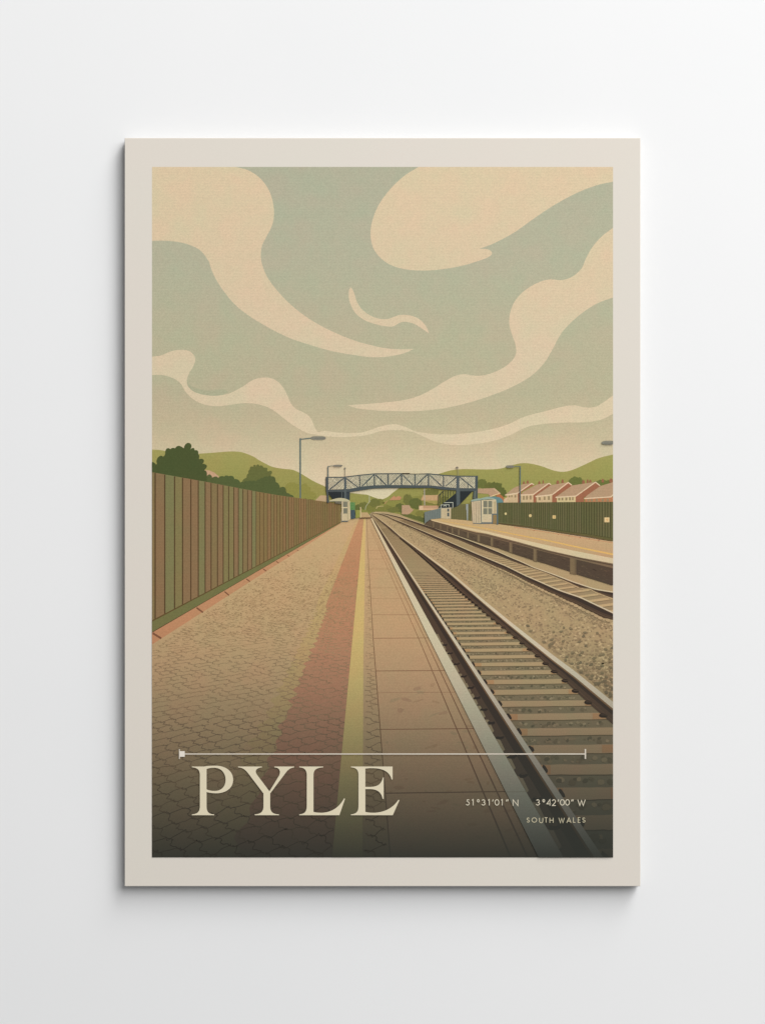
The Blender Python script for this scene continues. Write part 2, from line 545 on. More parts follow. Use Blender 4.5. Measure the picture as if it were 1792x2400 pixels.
# ------------------------------------------------------------------ masts
q = Print()
q.line(pts('T 942,605 940,720'), 1.1, (196, 190, 166)); q.line(pts('T 955,710 925,740 880,800 868,860'), 1.2, (186, 182, 150), 1)
q.build('signal_mast', picture, 'thin pale mast beyond the end of the platform')
q = Print(); q.line(pts('U 372,447 376,720'), 2.2, (176, 166, 146))
q.build('signal_mast', picture, 'grey mast below the middle of the footbridge')

# ------------------------------------------------------------------ houses at right
ROOF, BRICK, TRIM, WALLC = (180, 146, 114), (160, 100, 72), (222, 194, 160), (202, 176, 134)
WIN = (150, 128, 94)
q = Print()
q.poly(pts('U 1230,450 1500,440 1605,528 1440,580 1400,535 1230,522'), (186, 147, 116))
q.poly(pts('U 1500,440 1605,528 1580,535 1480,455'), (200, 164, 130), 1)
q.poly(pts('U 1580,530 1652,590 1652,650 1640,660 1520,565'), (184, 108, 64), 2)
q.line(pts('U 1425,580 1585,527'), 2.0, (226, 190, 140), 3)
q.poly(pts('V 215,500 262,470 262,540 215,540'), (212, 176, 140), 1)
q.build('house', picture, 'pale cottage roof beside the footbridge')


def house(roof, gable, wall, trim, chim, wins, wallc, label):
    q = Print()
    for cx, cy, w, h in chim:
        q.poly(pts('V %g,%g %g,%g %g,%g %g,%g %g,%g' % (cx - w / 2, cy + h, cx - w / 2, cy + 8, cx, cy - 12, cx + w / 2, cy + 8, cx + w / 2, cy + h)), (152, 98, 70), 0)
    q.poly(pts(roof), ROOF, 1); q.poly(pts(wall), wallc, 2)
    if gable: q.poly(pts(gable), BRICK, 3)
    for i, (x, y, w, h) in enumerate(wins):
        q.poly([ZV(c) for c in box(x, y, x + w, y + h)], WIN, 4)
    q.line(pts(trim), 2.4, TRIM, 5)
    q.build('house', picture, label)


house('V 233,443 345,350 470,300 578,290 398,418', 'V 578,292 612,310 445,402 438,542 402,542 400,420', 'V 262,440 402,420 402,542 262,542',
      'V 235,443 395,418 578,292 608,308', [(478, 272, 24, 30), (527, 260, 28, 36)], [(280, 448, 22, 24), (312, 444, 20, 26), (358, 440, 20, 34)], (204, 172, 132),
      'terraced house farthest left in the row')
house('V 436,440 470,400 650,305 800,287 602,432', 'V 800,290 832,312 640,442 636,542 600,542 600,434', 'V 440,444 602,432 602,542 440,542',
      'V 438,442 602,434 800,290 828,308', [(677, 270, 26, 34), (727, 256, 16, 40)], [(465, 452, 22, 50), (506, 450, 22, 50), (552, 448, 24, 52)], WALLC,
      'second terraced house, behind the lamp post')
house('V 622,462 660,430 830,312 1050,277 842,437', 'V 1050,282 1100,317 905,455 900,542 841,542 843,440', 'V 640,460 843,440 843,542 640,542',
      'V 625,462 843,438 1050,280 1096,314', [(915, 260, 36, 38), (977, 246, 28, 44)], [(668, 470, 26, 40), (734, 462, 22, 44), (788, 456, 24, 50)], WALLC,
      'third terraced house in the row')
house('V 882,472 930,440 1100,318 1400,272 1150,455', 'V 1400,278 1464,325 1250,478 1255,534 1145,534 1147,458', 'V 903,470 1147,455 1147,534 903,534',
      'V 885,472 1150,455 1402,275 1460,322', [(1246, 256, 34, 50), (1300, 246, 22, 50), (1335, 252, 30, 40)],
      [(920, 478, 26, 34), (962, 476, 24, 36), (1012, 474, 26, 38), (1060, 470, 24, 40), (1098, 468, 20, 40)], (206, 184, 134), 'fourth terraced house with a broad brick gable')
house('V 1252,488 1300,440 1465,325 1640,272 1640,430 1600,466', None, 'V 1265,488 1640,462 1640,534 1265,534',
      'V 1255,488 1600,466 1640,425', [(1495, 240, 30, 40), (1602, 236, 44, 46)], [(1295, 494, 28, 30), (1340, 492, 26, 34), (1405, 492, 28, 34), (1480, 490, 26, 36), (1545, 486, 26, 40)],
      (184, 122, 82), 'fifth terraced house cut by the right edge')

# ------------------------------------------------------------------ trees at left
TOPF = pts('W 45,573 870,720 1640,868 X 600,688 1000,744 1420,800 S 500,338')
def down(s, n=6):
    P = smooth(s, n)
    return P


single('tree', 'X 50,520c 50,480c 70,440 100,420 130,408c 128,375 140,352 160,342c 155,310 165,285 185,270c 180,245 205,230 236,236c 238,210 266,206 270,232c '
       '290,205 310,195 335,222c 350,212 375,218 388,232c 395,245c 420,248 450,252 462,276 452,300c 480,310c 500,298 528,304 533,335 512,362c '
       '530,420 540,500c', (101, 106, 56), 'olive tree behind the hedge', 5)
q = Print(120)
YB = (141, 138, 66)
for cx, cy, rx, ry in ((860, 580, 110, 90), (960, 610, 120, 95), (1060, 620, 90, 100), (930, 700, 180, 70), (1150, 700, 90, 60)):
    x, y = ZX((cx, cy)); bush(x, y, rx * .145, ry * .145, YB, 20, .2, 0, q)
q.build('bush', picture, 'yellow green bush behind the fence')
q = Print()
q.poly(smooth('W 885,740c 890,640c 915,612 945,610 970,640 976,660c 1000,645 1045,642 1074,665c 1090,642 1130,632 1160,640c 1185,624 1215,626 1230,634c '
       '1265,628 1300,640 1320,680c 1350,680 1390,700 1410,732c 1440,722 1480,745c 1640,800c 1640,880c', 5), (84, 95, 53), 0)
q.poly(smooth('X 0,600c -10,480c 20,490c 45,480 80,495c 90,468 120,460 145,468c 165,455 190,458 215,466c 235,456 '
       '260,462 275,468c 290,450 310,440 330,442c 345,425 370,412 392,416c 410,395 450,390 470,396c 485,385 505,382 520,390c 555,390 585,420 595,480c 630,500 655,540 660,572c '
       '690,560 725,560 750,585 755,620c 770,655c 800,662 815,670 830,685c 860,690 885,715c 885,740c 600,720c', 5), (84, 95, 53), 1)
q.build('hedge', picture, 'dark green hedge above the fence')
single('tree', 'W 30,425c 55,415 85,432 108,456c 125,440c 116,400 130,355 165,322 190,318 215,332c 240,312 250,285c 252,250 265,215 295,200 330,216c 350,200 390,198 402,206c '
       '420,178 455,165 500,178 540,206c 550,160 585,123 620,122 652,150 650,195 635,226c 655,206 690,200 706,235c 738,232 758,255 760,292c 775,320 770,372c '
       '805,364 842,380 844,415 822,446c 855,446 890,470 888,500 850,542c 880,556 893,590 890,735c 30,585c', (74, 85, 46), 'big dark green tree at the left edge', 5)

# ------------------------------------------------------------------ lamps
POLE, HEAD = (96, 112, 110), (132, 128, 116)


def lamp(pole, w, arm, head, name='street_lamp', label=None, aw=1.6):
    q = Print()
    q.line(pts(pole), w, POLE); q.line(pts(arm), aw, POLE, 1)
    (x0, y0), (x1, y1) = pts(head)
    cx, cy, rx, ry = (x0 + x1) / 2, (y0 + y1) / 2, (x1 - x0) / 2, (y1 - y0) / 2
    P = []
    for i in range(24):
        a = 2 * math.pi * i / 24
        c, s_ = math.cos(a), math.sin(a)
        P.append((cx + rx * math.copysign(abs(c) ** .55, c), cy + ry * math.copysign(abs(s_) ** .75, s_)))
    q.poly(P, HEAD, 2)
    q.line([(x0 + rx * .5, cy + ry * .15), (x1 - rx * .1, cy + ry * .05)], ry * .35, (112, 110, 102), 3)
    q.build(name, picture, label)


lamp('E 1328,27 1328,560', 3.4, 'E 1326,36 1435,24', 'E 1420,9 1552,41', label='tall lamp post standing behind the left fence', aw=2.2)

# ------------------------------------------------------------------ fence at left
q = Print()
BB = pts('H 15,920 1348,220'); GB = pts('H 15,1003 1348,226'); PB = pts('H 15,1086 1348,231')
xs = [ZW((v, 0))[0] for v in (45, 93, 242, 393, 517, 645, 760, 866, 958, 1057, 1145, 1230, 1310, 1380, 1450, 1523, 1587)]
xs += [ZX((v, 0))[0] for v in (277, 335, 400, 460, 517, 567, 613, 663, 713, 757, 803, 847, 888, 927, 965, 1003, 1045, 1085, 1123, 1160, 1195)]
x, st = xs[-1], 4.9
while x < 796:
    st = max(3.4, st - .09); x += st; xs.append(x)
xs[-1] = 799
BR, OB, GR, OG = (138, 110, 76), (133, 113, 74), (126, 121, 78), (131, 119, 75)
seq = [OB, BR, GR, OG, BR, BR, GR, BR, OB, BR, OG, OG, BR, GR, OB, BR, GR]
for i in range(len(xs) - 1):
    a, b_ = xs[i], xs[i + 1]
    c = seq[i] if i < len(seq) else random.choice([(138, 110, 70), (135, 110, 68), (133, 111, 68), (141, 109, 71), (130, 111, 70)])
    q.poly([(a, ony(TOPF, a)), (b_, ony(TOPF, b_)), (b_, ony(BB, b_)), (a, ony(BB, a))], c, 0)
for i, a in enumerate(xs[1:-1]):
    w = 2.9 - i * .085 if i < 16 else max(1.05, 1.5 - (i - 16) * .02)
    c = (86, 64, 40) if i < 16 else (98, 74, 45)
    q.poly([(a - w / 2, ony(TOPF, a) + .5), (a + w / 2, ony(TOPF, a) + .6), (a + w / 2, ony(BB, a)), (a - w / 2, ony(BB, a))], c, 1)
q.poly([BB[0], BB[1], GB[1], GB[0]], (114, 113, 67), 2)
q.line(BB, [3.0, .9], (98, 78, 44), 3)
q.line(GB, [3.2, .9], (88, 70, 44), 4)
q.build('fence', picture, 'tall board fence in brown and green running along the left platform')

# ------------------------------------------------------------------ left platform
VP = (858.0, 1192.0)
PAVE = [(1214, (199, 166, 120)), (1300, (196, 162, 117)), (1400, (192, 158, 114)), (1520, (186, 153, 112)), (1650, (177, 148, 110)), (2010, (170, 146, 108))]
WSL = pts('# 868.3,1214.9 1007.1,1500 # 1260.7,2008.6 1262,2012'); WSR = pts('# 872,1214.9 1028.6,1500 # 1319.6,2008.6 1321.5,2012')
YLL = [(852, 1216), (820.7, 1550), (777.6, 2012)]; YLR = [(856.4, 1216), (851.2, 1550), (849.3, 2012)]
q = Print()
q.poly([(340, 2020), (340, PB[0][1] - 4), PB[1], (800, 1224), (815, 1220), (824, 1213.5), (872, 1213.5)] + WSR, PAVE, 0)
q.poly([GB[0], GB[1], PB[1], PB[0]], [(1226, (195, 144, 104)), (1350, (193, 138, 98)), (1512, (191, 132, 94))], 1)
for s_, w in (('H 25,1003 85,1040', 4.6), ('H 333,824 378,857', 3.8), ('H 530,711 562,737', 3), ('H 682,621 709,640', 2.6), ('H 799,549 825,567', 2.2),
              ('H 893,497 912,511', 1.8), ('H 970,453 986,464', 1.6), ('H 1040,417 1052,425', 1.3)):
    q.line(pts(s_), w, (128, 82, 58), 2)
platform = q.build('platform', picture, 'tan paved platform in the foreground at left')

# slabs beside the edge
q = Print()
SLL = [(859, 1216), (861, 1276.5), (874.4, 1500), (914.5, 2012)]
SLAB = [(1214, (195, 159, 115)), (1330, (193, 157, 114)), (1450, (190, 154, 112)), (1600, (185, 151, 113)), (2010, (180, 151, 117))]
q.poly(SLL + WSL[::-1], SLAB, 0)
SC = [(1214, (168, 128, 92)), (1400, (150, 108, 76)), (1600, (128, 92, 66)), (2010, (120, 90, 68))]
for (y0, tilt, w, c) in ((1333.6, 0, .9, (166, 126, 90)), (1378, 0, .9, (166, 126, 90)), (1403, 0, .7, (172, 132, 94)), (1440.7, 0, 1.1, (158, 116, 84)), (1496, -1, 1.3, (146, 104, 74)),
                         (1572.5, -1, 1.6, (134, 96, 68)), (1623.5, -1, .9, (152, 114, 84)), (1709.5, -2, 1.7, (132, 92, 66)), (1859, -4, 2.6, (122, 90, 66)),
                         (1290, 0, .7, (174, 135, 98)), (1262, 0, .6, (176, 138, 100)), (1310, 0, .6, (176, 138, 100))):
    q.line([(on(SLL, y0), y0), (on(WSL, y0 + tilt), y0 + tilt)], w, c, 1)
q.line([(x, y) for x, y in SLL], [.7, .8, 1.6, 2.6], (118, 86, 60), 2)
q.line(pts('# 868,1240 982.1,1500 # 1197,2012'), [.6, 1.6, 4.2], SC, 2)
q.line(pts('# 871,1240 997,1500 # 1237,2012'), [.6, 1.6, 4.2], SC, 2)
for k in range(46):
    y = random.uniform(1560, 1990); x = random.uniform(on(SLL, y) + 8, on(WSL, y) - 8)
    q.poly(oval(x, y, random.uniform(3, 14), random.uniform(1.5, 5), 9, random.uniform(-.5, .3), .3), random.choice([(174, 141, 105), (172, 146, 110), (172, 138, 105)]), 1)
q.build('slab_paving', picture, 'large tan slabs along the platform edge')
q = Print()
RED = [(1214, (193, 142, 100)), (1320, (189, 132, 94)), (1450, (184, 130, 96)), (1560, (178, 127, 97)), (1680, (170, 124, 97)), (2010, (160, 120, 96))]
YEL = [(1214, (199, 165, 114)), (1330, (195, 162, 111)), (1450, (190, 158, 106)), (1600, (178, 150, 103)), (1720, (169, 147, 103)), (2010, (169, 147, 107))]


def ground(u, v):
    d = 1 / v
    return (VP[0] + u * d, VP[1] + d)


dV = 6.6e-5
rows = [.00122 + dV * (k - 3) for k in range(60)]


def jag(u0, amp, far):
    """edge of a paved band, stepping with the paving rows, down the sheet"""
    out = far[:]
    vs = [v for v in rows if 1 / v > 235][::-1]
    for i, v in enumerate(vs):
        j = amp * (1 if i % 2 else -.6) + random.uniform(-.008, .008)
        out.append(ground(u0 + j, v + dV * .5)); out.append(ground(u0 + j + amp * random.uniform(-.5, .3), v + dV * .15))
    return [p for i, p in enumerate(out) if i == 0 or p[1] > out[i - 1][1]]


redL = jag(-.387, .013, [(841, 1216), (763, 1420)])
yelL = jag(-.485, .016, [(836, 1216), (748, 1400)])
q.poly(yelL + [(x, y) for x, y in YLL[::-1]], YEL, 0)
q.build('yellow_paving_strip', picture)
q = Print()
q.poly(redL + [(x, y) for x, y in YLL[::-1]], RED, 0)
q.build('red_paving_strip', picture, 'red brick paving strip beside the yellow line')

# interlocking paver joints
q = Print(220)
EA, EB = (.051, 2.1e-5), (.051, -4.0e-5)           # the two directions the joints run in


def joints(u0, u1, ch):
    """a slanting lattice of wavy joints: long rising edges and S shaped falling ones"""
    n = 0
    def node(i, j):
        r = random.Random(i * 911 + j * 7)
        return (-.4 + i * EA[0] + j * EB[0] + r.uniform(-.007, .007), .0012 + i * EA[1] + j * EB[1] + r.uniform(-6e-6, 6e-6))

    for i in range(-110, 140):
        for j in range(-140, 140):
            u, v = node(i, j)
            if not (1 / 900 < v < 1 / 120 and u0 - .1 < u < u1 + .05): continue
            d = 1 / v; near = (d - 190) / 600
            if VP[0] + (u + .09) * d < AX0: continue
            lo, hi = VP[0] + u0 * d, VP[0] + u1 * d
            w = .38 + .0016 * d
            if VP[1] + d < 1512 and VP[0] + u * d < on(PB, VP[1] + d) + 3 + .02 * d: continue
            c = ch(near)
            k1, k2 = random.uniform(.7, 1.3), random.uniform(.7, 1.3)
            nA, nB = node(i + 1, j), node(i, j + 1)
            for e, W, pat in (((nA[0] - u, nA[1] - v), .9, ((0, 0), (.07, -.22), (.16, -.20), (.32, .15), (.55, .55), (.78, .95), (.90, 1.18), (.96, 1.16), (1, 1))),
                              ((nB[0] - u, nB[1] - v), 1.1, ((0, 0), (.10, .02), (.22, .04), (.32, .10), (.375, .24), (.365, .42), (.36, .56), (.42, .70), (.54, .76), (.68, .78), (.77, .84), (.80, .96), (.88, 1.03), (1, 1)))):
                if random.random() > ((.5 if W < 1 else .34) + .8 * max(near, 0)) * min(1, (d - 110) / 110): continue
                P = []
                a1 = 1 if random.random() < .35 + near else random.uniform(.55, .9)
                a0 = 0 if random.random() < .35 + near * 1.4 else random.uniform(0, .3)
                for a, b_ in pat:
                    if not a0 <= a <= a1: continue
                    P.append(ground(u + e[0] * a + random.uniform(-.003, .003), v + e[1] * b_ + random.uniform(-3e-6, 3e-6) * k1))
                P = [p for p in P if lo <= p[0] <= hi]
                if len(P) >= 2: q.line(P, [w * W * random.uniform(.75, 1.2) for _ in P], c, 0)


def tone(near):
    t = min(1, near)
    if t < -.04: return (180, 147, 105)
    if t < .05: return (171, 138, 98)
    if t < .12: return (167, 135, 97)
    if t < .25: return (162, 133, 97)
    if t < .5: return (151, 124, 93)
    if t < .68: return (132, 109, 84)
    return plain((92, 79, 62) if t < .76 else (77, 68, 55) if t < .85 else (63, 58, 49) if t < .95 else (51, 48, 42))


joints(-2.75, -.1, tone)
joints(-.006, .064, tone)
for k in range(1500):                                   # far off the joints break up into flecks
    y = 1260 + 230 * random.random() ** .6
    x = random.uniform(360, 850)
    if x < on([(b_[0], b_[1]) for b_ in PB], y) + 6 and y < 1510: continue
    if x > on(YLL, y) - 3 and x < on(YLR, y) + 2: continue
    l = .012 * (y - 1192) + .8
    q.line([(x, y), (x + l * .6, y + random.uniform(-.25, .35) * l * .4), (x + l, y + random.uniform(-.1, .5) * l * .4)], .45 + .0015 * (y - 1192), (170, 136, 96), 0)
q.build('paver_joints', picture)
q = Print()
q.poly(YLL + YLR[::-1], [(1214, (209, 176, 112)), (1330, (206, 176, 108)), (1520, (203, 175, 108)), (1700, (196, 173, 110)), (2010, (188, 174, 120))], 0)
q.build('yellow_line', picture, 'yellow safety line along the platform')
# ------------------------------------------------------------------ track bed
BAL = [(1200, (178, 152, 110)), (1300, (180, 152, 111)), (1450, (174, 148, 108)), (1600, (168, 144, 106)), (2010, (150, 138, 108))]
q = Print(150)
q.poly([(866, 1203), (880, 1199), (905, 1199.5), (935, 1205), (996, 1231), (1140, 1276), (1440, 1375), (1440, 2015)] + WSR[::-1] + [(869, 1210)], BAL, 0)
# stones
R1U = pts('L 60,66 150,128 300,240 430,355 700,552 1100,850 1370,1082 O 10,190 300,430 600,670 850,868 1140,1085 P 1640,340')      # far rail, right side of its head
LOW2 = pts('L 150,78 250,110 450,210 600,275 740,340 900,415 1050,490 1200,555 1400,640 1652,755 M 200,790 350,860 500,940 650,1010 800,1085 O 870,65 1040,150 1150,195 1260,255 1380,310 1500,370 1640,402')
ST = [(152, 128, 95), (144, 122, 90), (160, 135, 101), (138, 117, 87), (166, 141, 105), (190, 164, 122)]
n = 0
while n < 3600:
    y = 1215 + 420 * random.random() ** .8
    d = y - 1192
    xa, xb = on(R1U, y) + 4 + .03 * d, (on(LOW2, y) if y < 1453 else 1440)
    if xb <= xa: continue
    t = random.random(); x = xa + (xb - xa) * t
    # bare path down the middle, stones to either side of it
    f = (x - xa) / max(on(LOW2, y) - xa, 1)
    if .50 < f < .62 and random.random() < .85: continue
    if f < .5 and d > 200 and random.random() < .55: continue
    k = random.uniform(.45, 1.1)
    rx, ry = .011 * d * k + .35, .0072 * d * k + .3
    q.poly(oval(x, y, rx, ry, 7, random.uniform(-.5, .5), .25), random.choice(ST), 1)
    n += 1
for i in range(80):                                     # larger stones in the foreground
    y = random.uniform(1465, 1640); xa = on(R1U, y) + 14
    if xa > 1430: continue
    x = random.uniform(xa, 1436)
    q.poly(oval(x, y, random.uniform(3.2, 6.2), random.uniform(2.2, 3.8), 9, random.uniform(-.6, .6), .14), random.choice([(126, 112, 84), (136, 118, 88), (116, 104, 80)]), 2)
    q.line([(x - 3, y + 2), (x, y + 2.8), (x + 3.2, y + 1.2)], .9, (104, 90, 68), 3)
i = 0
for t in range(60):                                     # the pale lumpy stones of the shoulder under the far track
    y = 1330 + t * 2.1
    if y > 1450: break
    d = y - 1192
    x = on(LOW2, y) - random.uniform(.01, .05) * d
    r_ = .030 * d
    q.poly(oval(x, y + r_ * .5, r_, r_ * .62, 10, .3, .12), random.choice([(182, 154, 114), (176, 148, 110), (170, 144, 106)]), 2)
    q.poly(oval(x - r_ * .2, y + r_ * .85, r_ * .7, r_ * .28, 9, .3, .2), (150, 128, 96), 3)
q.build('ballast', picture, 'tan gravel bed beside the tracks')

# ------------------------------------------------------------------ near track
R1L = pts('L 65,86 150,160 250,245 330,320 430,400 560,505 700,630 830,745 960,865 1090,985 1200,1085 O 0,330 100,410 210,498 300,580 400,655 490,735 600,825 720,925 840,1050 P 1190,112 1310,230 1430,338 1560,452 1650,530')
def lx(y): return 876.8 + (y - 1219) * .652
def lw(y): return 1.2 + .0245 * (y - 1219) if y > 1219 else 1.2
q = Print(150)
ys = [1204 + i * 8 for i in range(102)]
BEDC = [(1204, (150, 126, 92)), (1300, (146, 124, 90)), (1400, (140, 121, 90)), (1500, (133, 117, 88)), (1700, (130, 117, 90)), (2010, (116, 112, 92))]
Lside = [(lx(y), y) for y in ys if y <= 2014]
q.poly(Lside + [(1440, 2014), (1440, 1700)] + [c for c in R1L[::-1]] + [(871, 1203)], BEDC, 0)
SLE = [(1204, (172, 144, 104)), (1400, (181, 153, 112)), (1600, (177, 151, 112)), (1800, (174, 148, 114)), (2010, (160, 142, 114))]
RUST = [(1204, (176, 140, 98)), (1500, (180, 140, 96)), (2010, (176, 132, 94))]
sl = []
k = -3
while True:
    inv = .001358 + .0001375 * k
    d = 1 / inv
    if d < 26: break
    sl.append(VP[1] + d); k += 1
for y in sl:
    d = y - VP[1]
    th = .5 * d * d * .0001375 * .475
    if d < 120: th *= .8
    a, b_ = lx(y) + lw(y) * .3, min(on(R1L, y) + .02 * d, 1440)
    if b_ - a < 3: continue
    tl = .011 * (b_ - a)
    wob = lambda: random.uniform(-.06, .06) * th
    top, bot, nn = [], [], 7
    for j in range(nn + 1):
        f = j / nn; x = a + (b_ - a) * f
        top.append((x, y - th - tl * f + wob())); bot.append((x, y + th - tl * f + wob()))
    q.poly(top + bot[::-1], SLE, 1)
    if d > 170:
        q.line([(x, yy + .5) for x, yy in bot], .0035 * d, [(1350, (112, 96, 68)), (2010, (84, 74, 58))], 2)
        for s_ in (0, 1):
            if random.random() < .75:
                w = (b_ - a) * random.uniform(.07, .16)
                x0 = a if s_ == 0 else b_ - w
                f0, f1 = (x0 - a) / (b_ - a), (x0 + w - a) / (b_ - a)
                if x0 < 1438: q.poly([(x0, y - th * .9 - tl * f0), (x0 + w, y - th * .9 - tl * f1), (x0 + w, y + th * .85 - tl * f1), (x0, y + th * .85 - tl * f0)], RUST, 2)
# stones between the sleepers
for i in range(len(sl) - 1):
    y0, y1 = sl[i + 1], sl[i]
    d = (y0 + y1) / 2 - VP[1]
    if d < 150: break
    gap = (y1 - y0)
    a, b_ = lx(y0) + lw(y0) + 3, min(on(R1L, y0), 1437)
    m = int((b_ - a) / (gap * .16))
    for j in range(m):
        x = random.uniform(a + 2, b_ - 2); f = (x - a) / (b_ - a)
        r_ = gap * random.uniform(.04, .12)
        y = (y0 + y1) / 2 + random.uniform(-.13, .13) * gap - .011 * (b_ - a) * f
        q.poly(oval(x, y, r_ * 1.35, r_, 8, random.uniform(-.5, .5), .2), random.choice([(108, 99, 75), (146, 130, 100), (100, 92, 70), (138, 122, 93), (116, 104, 79), (156, 139, 108)]), 3)
q.build('sleepers', picture, 'pale sleepers across the near track')
DK, MD = (62, 50, 43), [(1204, (88, 68, 52)), (1400, (80, 62, 49)), (1700, (84, 66, 53)), (2010, (90, 76, 66))]
HEADC = [(1204, (196, 172, 132)), (1330, (204, 184, 148)), (1480, (204, 190, 164)), (1700, (196, 186, 166)), (2010, (176, 178, 168))]
q = Print()
edge = [(x + .3, y) for x, y in [(on(WSR, y), y) for y in ys if 1216 <= y <= 2014]]
q.poly(edge + [(lx(y), y) for y in ys[::-1] if 1216 <= y <= 2014], MD, 0)
q.poly([(lx(y) - (.048 * (y - 1215) + .5), y) for y in ys if 1216 <= y <= 2014] + [(lx(y), y) for y in ys[::-1] if 1216 <= y <= 2014], DK, 1)
for (px, py) in (ZP((265, 20)), ZP((312, 115)), ZP((362, 200)), ZP((416, 297)), ZP((482, 407)), ZP((557, 532)), ZP((652, 692)), ZP((745, 850)), ZQ((628, 332)), ZQ((826, 640)), ZQ((1000, 955)),
                 (1055, 1538), (1040, 1514), (1029, 1495)):
    d = py - VP[1]; h, w = .030 * d, .030 * d
    e0, e1 = on(WSR, py - h) + .3, on(WSR, py + h) + .3
    q.poly([(e0, py - h), (e0 + w * .55, py - h), (e1 + w * .25, py + h * .75), (e1, py + h)], [(1490, (128, 110, 84)), (1700, (146, 130, 100)), (2010, (150, 138, 116))], 2)
    # a chair beside each sleeper end
    xx = on(WSR, py + h * 1.9); yy = py + h * 1.75
    q.poly(oval(xx + w * .75, yy, w * .70, h * .30, 11, -.1, .25), (50, 40, 36), 3)
    q.poly(oval(xx + w * .8, yy - h * .22, w * .4, h * .08, 8, -.1), (92, 74, 60), 4)
q.line([(lx(y) - .6 - .004 * (y - 1215), y) for y in ys if 1216 <= y <= 2014], [.5 + .006 * max(y - 1216, 0) for y in ys if 1216 <= y <= 2014], (112, 84, 56), 3)
q.poly([(lx(y), y) for y in ys if y <= 2014] + [(lx(y) + lw(y), y) for y in ys[::-1] if y <= 2014], HEADC, 4)
for y in sl:
    d = y - VP[1]
    if d < 200: break
    q.poly(oval(lx(y) + lw(y) + .004 * d, y - .004 * d, .008 * d, .017 * d, 10, -.6, .22), (58, 48, 40), 3)
q.build('rail', picture, 'rail nearest the platform edge')


def far_rail(up, lo, name_label, clips, hw=.36, inner=True):
    q = Print()
    q.poly(up + lo[::-1], MD, 0)
    xsn = [up[0][0] + i * (min(up[-1][0], 1440) - up[0][0]) / 60 for i in range(61)]
    U_ = [(x, ony(up, x)) for x in xsn]
    Lo = [(x, ony(lo, x)) for x in xsn]
    mid = [(x, a[1] + (b_[1] - a[1]) * .52) for x, a, b_ in zip(xsn, U_, Lo)]
    q.poly(U_ + mid[::-1], DK, 1)
    q.line([(x, y + .3) for x, y in [(x, a[1] + (b_[1] - a[1]) * .80) for x, a, b_ in zip(xsn, U_, Lo)]], .8, (104, 82, 62), 1)
    for (x, y, rx, ry) in clips:
        q.poly(oval(x, y, rx, ry, 10, .1, .1), (50, 40, 34), 2)
        if rx > 5: q.line([(x - rx * .5, y - ry * .35), (x + rx * .9, y - ry * .25)], .8, (110, 86, 66), 3)
    W_ = [(.9 + hw * .0265 * (y - 1200)) for x, y in U_]
    q.poly([(x, y - w * .55) for (x, y), w in zip(U_, W_)] + [(x, y + w * .55) for (x, y), w in list(zip(U_, W_))[::-1]], HEADC, 4)
    q.line([(x, y + w * .62) for (x, y), w in zip(U_, W_)], [.25 * w for w in W_], (120, 92, 64), 5)
    return q.build('rail', picture, name_label)


cl = []
for y in sl:
    d = y - VP[1]
    if d < 70: break
    x = on(R1L, y - .002 * d)
    if x < 1440: cl.append((x - .006 * d, y - .008 * d, .021 * d, .0105 * d))
R1UP = [(x - 1.5, y + 1.2 + .004 * (y - 1200)) for x, y in R1U]
far_rail(R1UP, R1L, 'second rail of the near track', cl, 1.25)

# ------------------------------------------------------------------ far track
U2L = pts('L 60,62 150,68 250,98 330,140 450,186 600,250 740,308 900,376 1050,436 1200,502 1400,588 M 0,648 250,752 500,876 700,962 900,1052 1030,1098 O 1200,108 1400,203 1640,316')
U2R = pts('L 60,60 130,62 250,76 400,110 560,160 750,222 1000,308 1200,378 1400,452 M 0,508 150,568 300,636 450,698 600,768 840,852 1100,952 1400,1052 O 1640,44')
L2R = pts('L 60,64 130,70 250,90 400,130 560,184 750,255 1000,350 1200,425 1400,510 M 0,562 200,638 330,690 480,745 620,790 760,840 880,890 1030,950 1200,1030 O 1340,0 1400,35 1500,75 1640,126')
q = Print()
q.poly(U2L + L2R[::-1], [(1200, (164, 137, 100)), (1290, (160, 134, 98)), (1400, (156, 132, 98))], 0)
k = 0
inv = 1 / 290
while True:
    d = 1 / (inv + k * .00023)
    if d < 28: break
    y = VP[1] + d; x0 = on(U2L, y); k += 1
    # the rail on the other side, met by a line rising to the right
    for it in range(60):
        x1 = x0 + it * 4
        y1 = y - .14 * (x1 - x0)
        if ony(L2R, x1) >= y1: break
    th = .000062 * d * d + .22
    q.poly([(x0 - 3, y - th + .4), (x1 + 4, y1 - th - .5), (x1 + 4, y1 + th - .5), (x0 - 3, y + th + .4)], [(1200, (180, 151, 108)), (1400, (190, 160, 116))], 1)
    q.line([(x0 - 2, y + th + .3), ((x0 + x1) / 2, (y + y1) / 2 + th + random.uniform(-.2, .3)), (x1 + 3, y1 + th)], .35 + .0042 * d, [(1200, (136, 112, 80)), (1400, (112, 94, 68))], 2)
q.build('sleepers', picture, 'pale sleepers across the far track')


def bumps(lo, step, k0=.03, lift=0.0):
    out = []; y = 1240
    while y < 1462:
        d = y - VP[1]
        x = on(lo, y)
        if x < 1440: out.append((x - .02 * d, y + .004 * d - lift, .026 * d, .014 * d))
        y += step * d / 100
    return out


